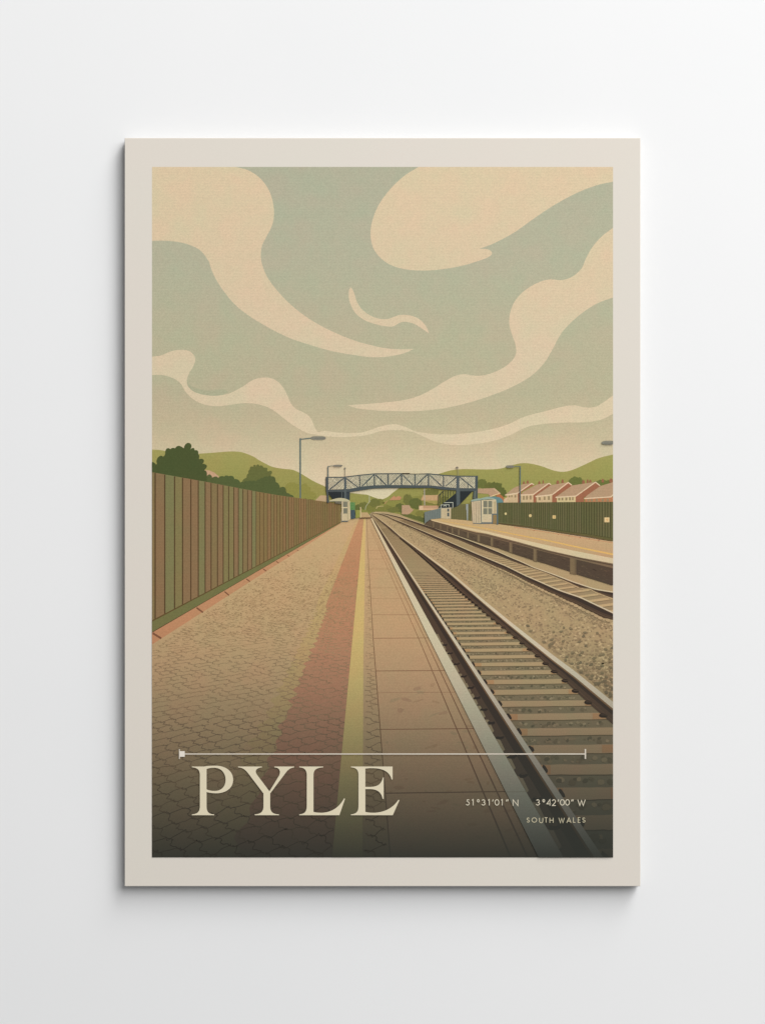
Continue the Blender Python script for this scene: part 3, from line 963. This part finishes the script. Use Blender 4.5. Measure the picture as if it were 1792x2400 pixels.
far_rail(U2R, L2R, 'far rail of the far track', [])
far_rail(U2L, LOW2, 'near rail of the far track', [])
q = Print(30)
for lo, k0, cs in ((LOW2, .021, [(184, 156, 116), (178, 151, 112), (172, 146, 108)]), (L2R, .014, [(180, 152, 112), (174, 147, 108)])):
    y = 1236
    while y < 1462:                                     # stones heaped against the foot of each far rail
        d = y - VP[1]; r_ = k0 * d * random.uniform(.85, 1.15)
        x = on(lo, y) - .2 * r_
        if x < 1440:
            q.poly(oval(x - r_ * .3, y + r_ * .62, r_ * 1.15, r_ * .72, 10, .35, .12), random.choice(cs), 0)
            if d > 90: q.line([(x - r_ * 1.1, y + r_ * .95), (x - r_ * .2, y + r_ * 1.3), (x + r_ * .6, y + r_ * 1.1)], .3 + .003 * d, (146, 122, 90), 1)
        y += r_ * .92
q.build('ballast_stones', picture, 'pale rounded stones along the far rails')


# white edge of the near platform, over the rails' foot
q = Print()
q.poly(WSL + WSR[::-1], [(1214, (212, 188, 148)), (1330, (208, 192, 158)), (1500, (204, 192, 160)), (1700, (196, 188, 162)), (2010, (178, 184, 172))], 0)
q.line([(on(WSL, 1856), 1856), (on(WSR, 1855), 1855)], 1.2, (160, 152, 130), 1)
q.build('platform_edge', picture, 'white edging of the near platform')

# ------------------------------------------------------------------ far platform
q = Print()
q.poly(pts('U 462,945 640,928 800,938 950,950 1060,962 1130,972 1540,1030 M 150,212 500,262 900,322 1200,372 1640,440 1640,720 1200,640 800,550 400,440 0,335 L 1400,315 1100,240 830,165'),
       [(1213, (198, 166, 116)), (1260, (196, 162, 118)), (1310, (188, 152, 112))], 0)
q.line(pts('L 960,165 1150,202 1300,228 M 0,272 400,352 800,427 1200,515 1640,605'), [1, 1.2, 1.5, 2, 2.6, 3.0, 3.4, 3.8], [(1213, (212, 170, 96)), (1300, (222, 176, 98))], 1)
for s_ in ('M 918,350 925,343', 'M 1052,370 1064,358', 'M 1195,392 1208,376', 'M 1312,410 1328,395', 'M 1436,432 1452,412', 'M 600,300 612,294'):
    q.line(pts(s_), 1.3, (150, 96, 66), 1)
q.line(pts('M 350,250 900,336 1450,424 1640,456'), 1.6, (196, 140, 102), 0)
q.build('platform', picture, 'far platform at right with a yellow line')
q = Print()
WU = 'L 815,150 1100,218 M 0,303 400,398 800,488 1200,570 1640,654'
q.poly(pts('L 740,218 815,160 830,166 1100,240 1400,315 M 0,335 400,440 800,550 1200,640 1640,720 1640,1008 1400,932 1150,857 1070,822 760,722 600,678 330,588 150,520 0,478 L 1300,402 1100,335 860,262'),
       [(1220, (98, 80, 61)), (1290, (84, 68, 54)), (1380, (80, 65, 54))], 0)
for i in range(150):                                    # brick courses
    x = random.uniform(1030, 1434); ya, yb = ony(pts('L 830,200 1100,280 M 0,385 400,490 1000,640 1640,790'), x), ony(pts('L 860,262 1100,335 M 0,478 330,588 1070,822 1640,1008'), x)
    y = random.uniform(ya + 1, max(yb - 1, ya + 2)); l = random.uniform(3, 9)
    q.line([(x, y), (x + l, y + l * .30)], .8, random.choice([(98, 80, 62), (104, 84, 64), (60, 48, 40)]), 1)
for a, b_, ta, ba in ((50, 82, 370, 500), (290, 329, 440, 584), (600, 646, 520, 698), (1072, 1152, 640, 862)):
    q.poly(pts('M %g,%g %g,%g %g,%g %g,%g' % (a, ta, b_, ta + 14, b_, ba, a, ba - 12)), (124, 103, 75), 2)
    q.poly(pts('M %g,%g %g,%g %g,%g %g,%g' % (b_ - (b_ - a) * .3, ta + 8, b_, ta + 14, b_, ba, b_ - (b_ - a) * .3, ba - 4)), (112, 92, 68), 3)
for a, w, ta, ba in ((848, 14, 185, 250), (940, 12, 205, 278), (1030, 12, 230, 305), (1090, 16, 250, 330), (1172, 18, 270, 352), (1290, 18, 300, 392), (1420, 32, 330, 440)):
    q.poly(pts('L %g,%g %g,%g %g,%g %g,%g' % (a, ta, a + w, ta + 4, a + w, ba, a, ba - 4)), (122, 101, 74), 2)
q.poly(pts('L 825,160 1100,240 1400,315 M 0,335 400,440 800,550 1200,640 1640,720 1640,785 1300,702 1000,632 600,532 400,477 0,372 L 1400,345 1100,260 830,180'), [(1216, (118, 94, 70)), (1320, (122, 100, 76))], 4)
q.line(pts('L 740,218 815,158 835,176 1100,250 1400,330 M 0,356 400,460 800,568 1200,656 1640,745'), [1.6, 1.8, 1.2, 1.2, 1.3, 1.3, 1.6, 1.9, 2.1, 2.4], (84, 66, 52), 5)
q.poly(pts(WU) + pts('M 1640,722 1200,641 800,550 400,440 0,335 L 1100,238 830,166'), [(1213, (212, 182, 136)), (1260, (214, 192, 150)), (1320, (206, 188, 152))], 6)
q.build('platform_wall', picture, 'dark wall with pillars below the far platform')

# fence of the far platform
q = Print()
q.poly(pts('U 640,775 800,755 950,700 1130,688 1130,972 1060,962 800,938 640,928'), (108, 104, 64), 0)
for i in range(9):
    x = 1060 - i * 26
    q.line(pts('U %g,%g %g,%g' % (815 + i * 36, 760 - i * 6, 815 + i * 36, 940 + i * 3)), .7, (84, 82, 46), 1)
FT, FB = pts('V 110,540 1640,529'), pts('V 140,806 600,866 1000,931 1300,976 1640,1038')
xs = []; x = 140.0; st = 17.5
while x < 1640:
    xs.append(x); x += st * random.uniform(.93, 1.07); st += .33
xs.append(1640)
for i in range(len(xs) - 1):
    a, b_ = ZV((xs[i], 0))[0], ZV((xs[i + 1], 0))[0]
    q.poly([(a, ony(FT, a)), (b_, ony(FT, b_)), (b_, ony(FB, b_)), (a, ony(FB, a))], random.choice([(103, 99, 63), (99, 97, 60), (106, 101, 66), (97, 96, 59)]), 0)
for i, xv in enumerate(xs[1:-1]):
    a = ZV((xv, 0))[0]; w = .95 + i * .022
    q.poly([(a - w / 2, ony(FT, a)), (a + w / 2, ony(FT, a)), (a + w / 2, ony(FB, a) - 4), (a - w / 2, ony(FB, a) - 4)], (72, 70, 42), 1)
q.poly(pts('V 140,800 600,852 1000,906 1300,946 1640,1002 1640,1038 1300,976 1000,931 600,866 140,806'), (97, 91, 53), 2)
q.line(pts('V 140,803 600,853 1000,907 1300,946 1640,1002'), .9, (70, 66, 38), 3)
q.line(pts('V 140,807 600,867 1000,932 1300,977 1640,1039'), 1.2, (112, 84, 52), 3)
q.build('fence', picture, 'dark green board fence on the far platform')
q = Print()
q.poly(oval(*ZV((243, 683)), 2.8, 2.9, 16), (214, 190, 132)); q.build('fence_sign', picture, 'small round sign nearest the shelter')
q = Print(); q.poly(oval(*ZV((560, 708)), 3.4, 3.6, 16), (212, 186, 126)); q.build('fence_sign', picture, 'larger round sign on the far fence')
q = Print(); q.poly([ZV(c) for c in box(846, 704, 889, 746)], (216, 184, 122)); q.poly([ZV(c) for c in box(860, 716, 878, 736)], (202, 160, 96), 1)
q.build('fence_sign', picture, 'small square sign on the far fence')
q = Print(); q.poly([ZV(c) for c in box(1515, 731, 1580, 793)], (220, 192, 136)); q.line(pts('V 1540,760 1562,748'), 1.2, (210, 150, 84), 1); q.line(pts('V 1552,750 1552,778'), 1.4, (212, 156, 88), 2)
q.build('fence_sign', picture, 'largest square sign, near the right edge')

# ------------------------------------------------------------------ footbridge
ST1, ST2, DKS = (76, 84, 86), (84, 93, 95), (44, 49, 52)
q = Print()
q.poly(pts('T 222,290 480,288 600,278 800,255 1040,232 1300,230 1652,228 U 10,210 430,210 700,238 900,250 1200,250 1200,445 880,445 650,420 470,400 0,392 T 1652,430 1250,428 1020,432 800,452 600,494 222,510'),
       (206, 196, 166), 0)
# lattice
topc = pts('T 180,290 480,288 600,275 800,250 1040,228 1300,226 1652,224 U 20,207 430,207 700,232 900,246 1230,249')
botc = pts('T 180,508 500,505 600,495 800,455 1020,435 1250,430 1652,430 U 20,395 470,400 650,418 880,444 1230,446')
x0b, x1b = topc[0][0] + 2, topc[-1][0] - 2
x = x0b
while x < x1b:
    yt, yb = ony(topc, x) + 1.5, ony(botc, x)
    h = yb - yt
    for s_ in (1, -1):
        n = 3
        for j in range(n):
            if random.random() < .08: continue
            a0, a1 = yt + h * j / n, yt + h * (j + 1) / n
            xa, xb = x + random.uniform(-.8, .8), x + s_ * h / n * .9 + random.uniform(-.8, .8)
            if x0b < xb < x1b: q.line([(xa, a0), (xb, a1)], .8, random.choice([(116, 112, 96), (98, 98, 88), (132, 124, 104)]), 1)
    x += 4.3
for s_, w in (('T 240,510 490,305', 2.6), ('T 535,310 740,465', 2.4), ('T 810,450 1015,250', 2.6), ('T 1045,245 1240,428', 2.6), ('T 1300,430 1490,245', 2.6), ('U 25,230 185,392', 2.4),
              ('U 240,390 420,222', 2.4), ('U 458,230 655,412', 2.4), ('U 712,412 890,262', 2.2), ('U 940,262 1155,436', 2.4),
              ('T 770,268 772,462', 2.5), ('T 1027,232 1029,438', 3), ('T 1270,230 1270,430', 3.1), ('T 1507,228 1507,430', 3.4), ('U 220,212 220,395', 2.6), ('U 437,212 437,398', 3.2),
              ('U 678,236 678,424', 2.8), ('U 1072,350 1072,444', 2.0), ('T 895,330 895,440', 1.4), ('T 1150,270 1150,420', 1.0), ('T 1385,330 1385,428', 1.2), ('U 325,300 325,392', 1.2), ('U 120,260 60,360', 1.0)):
    q.line(pts(s_), w, ST1, 2)
q.build('bridge_lattice', picture, 'lattice side panels of the footbridge')
q = Print()
q.poly(pts('T 232,540 600,540 597,690 300,672 232,592'), DKS, 0)
q.poly(pts('T 535,560 597,550 597,690 535,690'), (60, 68, 74), 1)
q.line(pts('T 458,545 458,665'), 1.4, (96, 104, 104), 2)
q.build('bridge_stairs', picture, 'dark stairs at the left end of the footbridge')
q = Print()
q.poly(pts('U 945,485 1152,485 955,692 905,735 860,752 640,768 598,748 880,520'), DKS, 0)
for x, y0, y1 in ((600, 560, 725), (632, 530, 720), (674, 490, 690), (714, 480, 645), (755, 475, 605), (795, 480, 570), (842, 490, 540)):
    q.line(pts('U %g,%g %g,%g' % (x, y0, x, y1)), 1.5, (60, 66, 58), 1)
q.line(pts('U 600,560 690,475'), 1.6, (60, 66, 58), 1)
q.build('bridge_stairs', picture, 'dark stairs at the right end of the footbridge')
q = Print()
q.line(pts('T 178,291 480,290 600,276 800,252 1040,229 1300,228 1652,226 U 10,209 430,210 700,236 900,248 1234,250'), 2.5, ST1, 0)
q.poly(pts('T 200,512 500,505 600,492 800,452 1020,432 1250,427 1652,427 U 0,392 470,397 650,416 880,440 1200,442 1200,490 930,492 880,478 650,462 480,437 0,437 T 1652,477 1250,477 1000,487 800,517 600,547 200,547'), ST1, 1)
for s_ in ('T 177,283 222,283 222,560 232,738 198,738 195,590 180,520', 'T 495,283 537,283 537,688 497,688', 'U 887,245 935,245 935,480 945,485 945,700 890,735 884,480', 'U 1188,243 1234,243 1228,610 1150,610 1165,490 1188,480'):
    q.poly(pts(s_), ST2 if 'U 8' in s_ or '497' in s_ else ST1, 2)
q.poly(pts('U 1205,480 1190,610 1172,610 1180,490'), (104, 112, 100), 3)
q.line(pts('T 214,95 214,290'), 1.8, POLE, 3)
q.line(pts('T 513,120 516,285'), 1.2, (128, 122, 108), 3); q.poly(oval(*ZT((513, 134)), 2.0, 2.4, 12), (128, 122, 110), 4)
q.line(pts('U 910,120 912,245'), .9, (140, 134, 114), 3); q.poly(oval(*ZU((897, 110)), 3.1, 2.3, 12), (126, 118, 104), 4)
bridge = q.build('footbridge', picture, 'blue grey steel footbridge across the tracks')
lamp('T 216,92 218,285', 2.0, 'T 212,98 318,86', 'T 308,69 470,104', label='lamp over the left end of the footbridge', aw=1.3)
lamp('V 431,68 428,548', 2.4, 'V 437,72 345,73', 'V 246,58 352,90', label='lamp post in front of the terraced houses', aw=1.4)
q = Print()
(x0, y0), (x1, y1) = pts('D 1560,721 1700,746')
q.poly([(x0, (y0 + y1) / 2), (x0 + 3, y0 + 1.6), (x0 + 9, y0), (1440, y0), (1440, y1), (x0 + 9, y1), (x0 + 2.5, y1 - 1.6)], HEAD)
q.line([(x0 + 6, y1 - 3), (1434, y1 - 3)], 1.4, (112, 110, 102), 1)
q.build('street_lamp', picture, 'lamp head cut by the right edge')

# ------------------------------------------------------------------ shelters
q = Print()
q.poly(pts('S 370,290 505,290 505,345 375,328'), (112, 104, 88), 0)
q.poly(pts('S 505,288 665,283 672,635 625,668 505,668'), (200, 180, 142), 0)
q.poly(pts('S 525,298 610,298 610,400 525,400'), (126, 122, 104), 1); q.poly(pts('S 532,422 610,422 610,526 532,526'), (122, 120, 102), 1)
q.poly(pts('S 612,290 626,290 626,665 612,668'), (176, 160, 122), 1)
q.line(pts('S 498,410 612,410'), 1.6, (214, 196, 156), 2); q.line(pts('S 512,292 512,670'), 2.2, (214, 190, 156), 2)
q.line(pts('S 500,672 625,672'), 1.8, (88, 104, 110), 2)
q.poly(smooth('S 258,292c 262,276c 330,250 450,224 560,234 646,268c 640,288c 560,282 400,288', 6), (193, 183, 146), 3)
q.line(pts('S 260,290 400,286 640,288'), 1.0, (150, 146, 122), 4)
q.poly(pts('S 672,455 755,455 762,620 675,632'), (70, 84, 92), 0)
q.build('shelter', picture, 'small cream waiting shelter at the end of the left platform')
single('station_sign', pts('S 660,305 757,308 757,455 664,458'), (96, 138, 78), 'green sign beside the small shelter')
q = Print()
for i in range(16):
    x, y = ZS((random.uniform(668, 748), random.uniform(315, 448)))
    q.poly(oval(x, y, 1.3, .9, 7), random.choice([(68, 122, 68), (128, 152, 96), (86, 130, 74)]), 1)
q.poly(pts('S 770,460 862,455 862,600 770,612'), (146, 144, 66), 0)
q.poly(pts('S 860,505 1000,503 1065,602 850,602'), (190, 156, 110), 2)
q.line(pts('S 848,609 1078,608'), 2.0, (92, 58, 40), 3)
q.line(pts('S 866,400 868,605'), 2.6, (206, 178, 132), 4)
q.build('platform_end', picture)

q = Print()
q.poly(pts('G 264,642 352,632 352,856 276,848'), (198, 178, 144), 0)
q.poly(pts('G 352,630 508,620 508,856 366,858 352,850'), (202, 182, 146), 0)
for x, w in ((285, .9), (306, 1.2), (324, .9), (338, .9)):
    q.line(pts('G %g,644 %g,850' % (x, x + 3)), w, (140, 122, 98), 1)
q.line(pts('G 356,625 362,858'), 2.0, (96, 102, 98), 1); q.line(pts('G 369,630 369,858'), 1.4, (216, 200, 164), 1)
q.poly(pts('G 380,636 464,636 464,765 378,765'), (124, 122, 104), 2)
q.line(pts('G 422,636 422,765'), 1.7, (210, 194, 154), 3); q.line(pts('G 376,703 466,703'), 1.7, (210, 194, 154), 3)
q.poly(pts('G 478,640 504,640 504,765 478,765'), (196, 172, 132), 2); q.line(pts('G 491,640 491,765'), .9, (150, 132, 104), 3)
q.poly(pts('G 464,765 508,765 508,856 464,856'), (146, 118, 76), 3)
for s_, w in (('G 464,765 518,765', 2.6), ('G 467,765 467,856', 2.6), ('G 514,640 516,866', 3.2), ('G 365,850 470,850', 3.4), ('G 280,852 362,856', 1.6)):
    q.line(pts(s_), w, (94, 106, 110), 4)
q.poly(smooth('G 260,645c 264,628c 300,616 350,612c 380,604 420,596 470,595 530,600 560,618c 572,640 572,652c 506,654c 502,622c 440,620 375,626c 320,632', 6), (146, 164, 150), 5)
q.poly(smooth('G 420,600c 470,594 530,600 560,618c 572,640 572,652c 506,654c 502,620c 470,606', 6), (100, 134, 136), 6)
q.line(pts('G 262,643 350,630 375,622'), 1.2, (110, 120, 112), 7)
q.build('shelter', picture, 'cream shelter with a blue roof on the far platform')

q = Print()
q.poly(pts('U 372,828 500,795 640,765 640,926 470,942 375,1012'), (114, 123, 118), 0)
for i in range(10):
    x = 385 + i * 27
    q.line(pts('U %g,%g %g,%g' % (x, 828 - i * 6, x, 990 - i * 9 if i < 4 else 945 - i * 2)), .7, (94, 104, 100), 1)
q.build('palings', picture, 'grey blue palings at the end of the far platform')
q = Print()
q.poly(pts('U 640,768 800,752 798,934 712,936 640,926'), (196, 176, 140), 0)
q.poly(pts('U 738,775 772,772 772,898 738,896'), (86, 92, 90), 1); q.poly(pts('U 738,820 772,818 772,836 738,838'), (190, 172, 136), 2)
q.line(pts('U 710,765 710,932'), .9, (168, 148, 116), 1)
q.line(pts('U 640,765 640,712 770,708 770,740'), 1.4, (186, 188, 172), 2); q.line(pts('U 690,676 830,672 830,752'), 1.4, (192, 192, 176), 2); q.line(pts('U 680,740 690,720 720,720 720,750'), 1.1, (190, 190, 174), 3)
q.line(pts('U 590,764 830,762'), 1.0, (170, 168, 150), 3)
q.build('ticket_booth', picture, 'cream booth below the right bridge stairs')
q = Print()
q.poly(pts('U 1042,698 1076,698 1076,780 1072,960 1056,960 1050,800 1042,780'), (150, 158, 154), 0)
q.line(pts('U 1076,700 1100,700'), 1.2, (120, 122, 100), 0)
q.build('information_post', picture)

# ------------------------------------------------------------------ lettering
CREAM = plain((223, 212, 184))
q = Print()
for d, hole in (
    ('M 123 172 L 210 172 C 235 168 262 166 290 166 C 365 166 418 205 418 267 C 418 328 365 364 295 364 C 270 364 250 361 228 355 L 228 455 C 228 495 240 513 283 515 L 283 521 L 123 521 L 123 515 C 165 512 180 495 180 455 L 180 235 C 180 198 165 180 123 178 Z',
     'M 228 190 C 245 183 262 181 280 181 C 335 181 364 220 364 268 C 364 315 335 347 285 347 C 262 347 245 343 228 336 Z'),
    ('M 453 172 L 624 172 L 624 178 C 600 180 580 190 580 207 C 580 217 585 226 592 235 L 678 350 L 745 240 C 752 228 754 215 752 205 C 748 186 735 180 713 178 L 713 172 L 855 172 L 855 178 C 830 182 812 192 795 216 L 683 365 L 683 455 C 683 495 698 513 746 515 L 746 521 L 573 521 L 573 515 C 618 512 635 495 635 455 L 635 365 L 525 220 C 500 190 485 180 453 178 Z', None),
    ('M 891 172 L 1063 172 L 1063 178 C 1012 181 993 195 993 235 L 993 497 C 1010 502 1030 504 1060 503 C 1130 498 1180 460 1212 400 L 1219 403 L 1178 521 L 891 521 L 891 515 C 930 512 945 495 945 455 L 945 235 C 945 198 930 180 891 178 Z', None),
    ('M 1261 172 L 1559 172 L 1559 264 L 1552 266 C 1540 215 1500 186 1420 184 C 1395 183 1380 185 1364 187 L 1364 318 L 1395 318 C 1450 318 1480 300 1488 252 L 1495 250 L 1495 404 L 1488 404 C 1478 355 1450 334 1395 334 L 1364 334 L 1364 497 C 1385 502 1405 504 1435 503 C 1510 498 1565 465 1601 410 L 1608 414 L 1560 521 L 1261 521 L 1261 515 C 1300 512 1315 495 1315 455 L 1315 235 C 1315 198 1300 180 1261 178 Z', None)):
    P = svg(d, ZZ)
    P = [c for i, c in enumerate(P) if math.dist(c, P[i - 1]) > 1e-4]
    q.poly(P, CREAM, 0, [svg(hole, ZZ)] if hole else (), raw=True)
q.build('title_lettering', poster, 'large cream serif place name')

RULE = plain((210, 200, 184))
q = Print()
q.poly(box(420, 1765.4, 1370.6, 1768.3), RULE); q.poly(box(1368.8, 1755.2, 1372.3, 1778.4), RULE, 1); q.poly(box(419.8, 1755.2, 422.3, 1778.6), RULE, 1)
bar = q.build('rule_line', poster, 'thin cream rule above the place name')
q = Print(); q.poly(box(421.6, 1760.2, 433.4, 1773.4), plain((230, 222, 210)))
q.build('square_marker', bar)


def arc(cx, cy, rx, ry, a0, a1, n=14):
    return [(cx + rx * math.cos(math.radians(a0 + (a1 - a0) * i / n)), cy + ry * math.sin(math.radians(a0 + (a1 - a0) * i / n))) for i in range(n + 1)]


GL = {
    '0': [arc(.5, .5, .5, .5, -90, 270, 24)], 'O': [arc(.5, .5, .5, .5, -90, 270, 26)],
    '1': [[(.0, .16), (.62, .02), (.62, 1)]], '2': [arc(.48, .29, .42, .29, -170, 28, 12) + [(.62, .60), (.06, .97), (1, .97)]],
    '3': [arc(.44, .26, .38, .25, -160, 88, 12) , arc(.44, .74, .46, .25, -88, 165, 12)],
    '4': [[(.76, 1), (.76, .03), (.02, .74), (1, .74)]],
    '5': [[(.92, .03), (.36, .03), (.22, .42)] + arc(.42, .68, .46, .31, -115, 150, 14)],
    "'": [[(.9, 0), (.15, .36)]], '"': [[(.42, 0), (.12, .34)], [(1.0, 0), (.70, .34)]],
    'N': [[(0, 1), (0, .02), (1, .98), (1, 0)]], 'W': [[(0, 0), (.27, .97), (.5, .12), (.73, .97), (1, 0)]],
    'S': [arc(.5, .27, .42, .25, -25, -255, 12) + arc(.47, .75, .46, .24, -65, 160, 12)], 'U': [[(0, 0), (0, .62)] + arc(.5, .62, .5, .37, 180, 0, 12) + [(1, 0)]],
    'T': [[(0, .03), (1, .03)], [(.5, .03), (.5, 1)]], 'H': [[(0, 0), (0, 1)], [(1, 0), (1, 1)], [(0, .48), (1, .48)]],
    'A': [[(0, 1), (.5, .02), (1, 1)], [(.2, .66), (.8, .66)]], 'L': [[(0, 0), (0, .97), (1, .97)]],
    'E': [[(1, .03), (0, .03), (0, .97), (1, .97)], [(0, .48), (.92, .48)]],
    'o': [arc(.5, .5, .5, .5, 0, 360, 16)],
}


def text(name, spec, y0, y1, w, mat, label):
    q = Print()
    for ch, xa, xb, *yy in spec:
        ya, yb = yy if yy else (y0, y1)
        i = w * .0 / 2
        for k, st in enumerate(GL[ch]):
            P = [ZY((xa + 3.5 + (xb - xa - 7) * x, ya + 3 * (ch in '0O3S2UWANH5') + (yb - ya - 6 * (ch in '0O3S5')) * y)) for x, y in st]
            q.line(P, w, mat, k)
    q.build(name, poster, label)


text('latitude_lettering', [('5', 133, 176), ('1', 193, 219), ('o', 247, 274, 146, 171), ('3', 293, 336), ('1', 357, 383), ("'", 400, 417), ('0', 427, 474), ('1', 489, 515), ('"', 537, 569),
                              ('N', 611, 667)], 144, 206, 1.9, plain((214, 205, 182)), 'small cream map coordinate, north')
text('longitude_lettering', [('3', 847, 890), ('o', 913, 939, 146, 171), ('4', 954, 1003), ('2', 1009, 1052), ("'", 1066, 1083), ('0', 1091, 1139), ('0', 1144, 1191), ('"', 1201, 1231),
                              ('W', 1269, 1352)], 144, 206, 1.9, plain((214, 205, 182)), 'small cream map coordinate, west')
text('region_lettering', [('S', 752, 785), ('O', 803, 858), ('U', 879, 921), ('T', 932, 968), ('H', 985, 1026), ('W', 1076, 1140), ('A', 1157, 1208), ('L', 1224, 1252), ('E', 1272, 1302), ('S', 1317, 1352)],
     329, 380, 1.7, plain((196, 187, 158)), 'small cream region name under the coordinates')

# ------------------------------------------------------------------ light
w = bpy.data.worlds.new('World'); sc.world = w; w.use_nodes = True
w.node_tree.nodes['Background'].inputs[0].default_value = (1, 1, 1, 1)
w.node_tree.nodes['Background'].inputs[1].default_value = .21


def area(name, loc, aim, sx, sy, power, col=(1, 1, 1)):
    l = bpy.data.lights.new(name, 'AREA'); l.shape = 'RECTANGLE'; l.size = sx; l.size_y = sy; l.energy = power; l.color = col
    o = bpy.data.objects.new(name, l); COL.objects.link(o); o.location = loc
    o.rotation_euler = (Vector(aim) - Vector(loc)).to_track_quat('-Z', 'Y').to_euler()
    return o


area('window_light', (3.9, -5.6, 5.6), (0, 0, 1.5), 6.0, 6.0, 566, (1, .997, .992))
area('ceiling_light', (3.2, -2.4, 8.0), (0, 0, 1.6), 3.5, 3.5, 400, (1, .997, .992))

# ------------------------------------------------------------------ camera
cam = bpy.data.cameras.new('camera'); co = bpy.data.objects.new('camera', cam); COL.objects.link(co)
D = 2.6
co.location = (0, -T - D, EYE); co.rotation_euler = (math.radians(90), 0, 0)
cam.sensor_fit = 'VERTICAL'; cam.sensor_height = 36; cam.lens = 36 * D / (2400 * S)
cam.clip_end = 50
sc.camera = co
sc.view_settings.view_transform = 'Standard'; sc.view_settings.look = 'None'
sc.view_settings.exposure = 0; sc.view_settings.gamma = 1; sc.view_settings.use_curve_mapping = False
sc.cycles.use_denoising = True
sc.cycles.max_bounces = 6
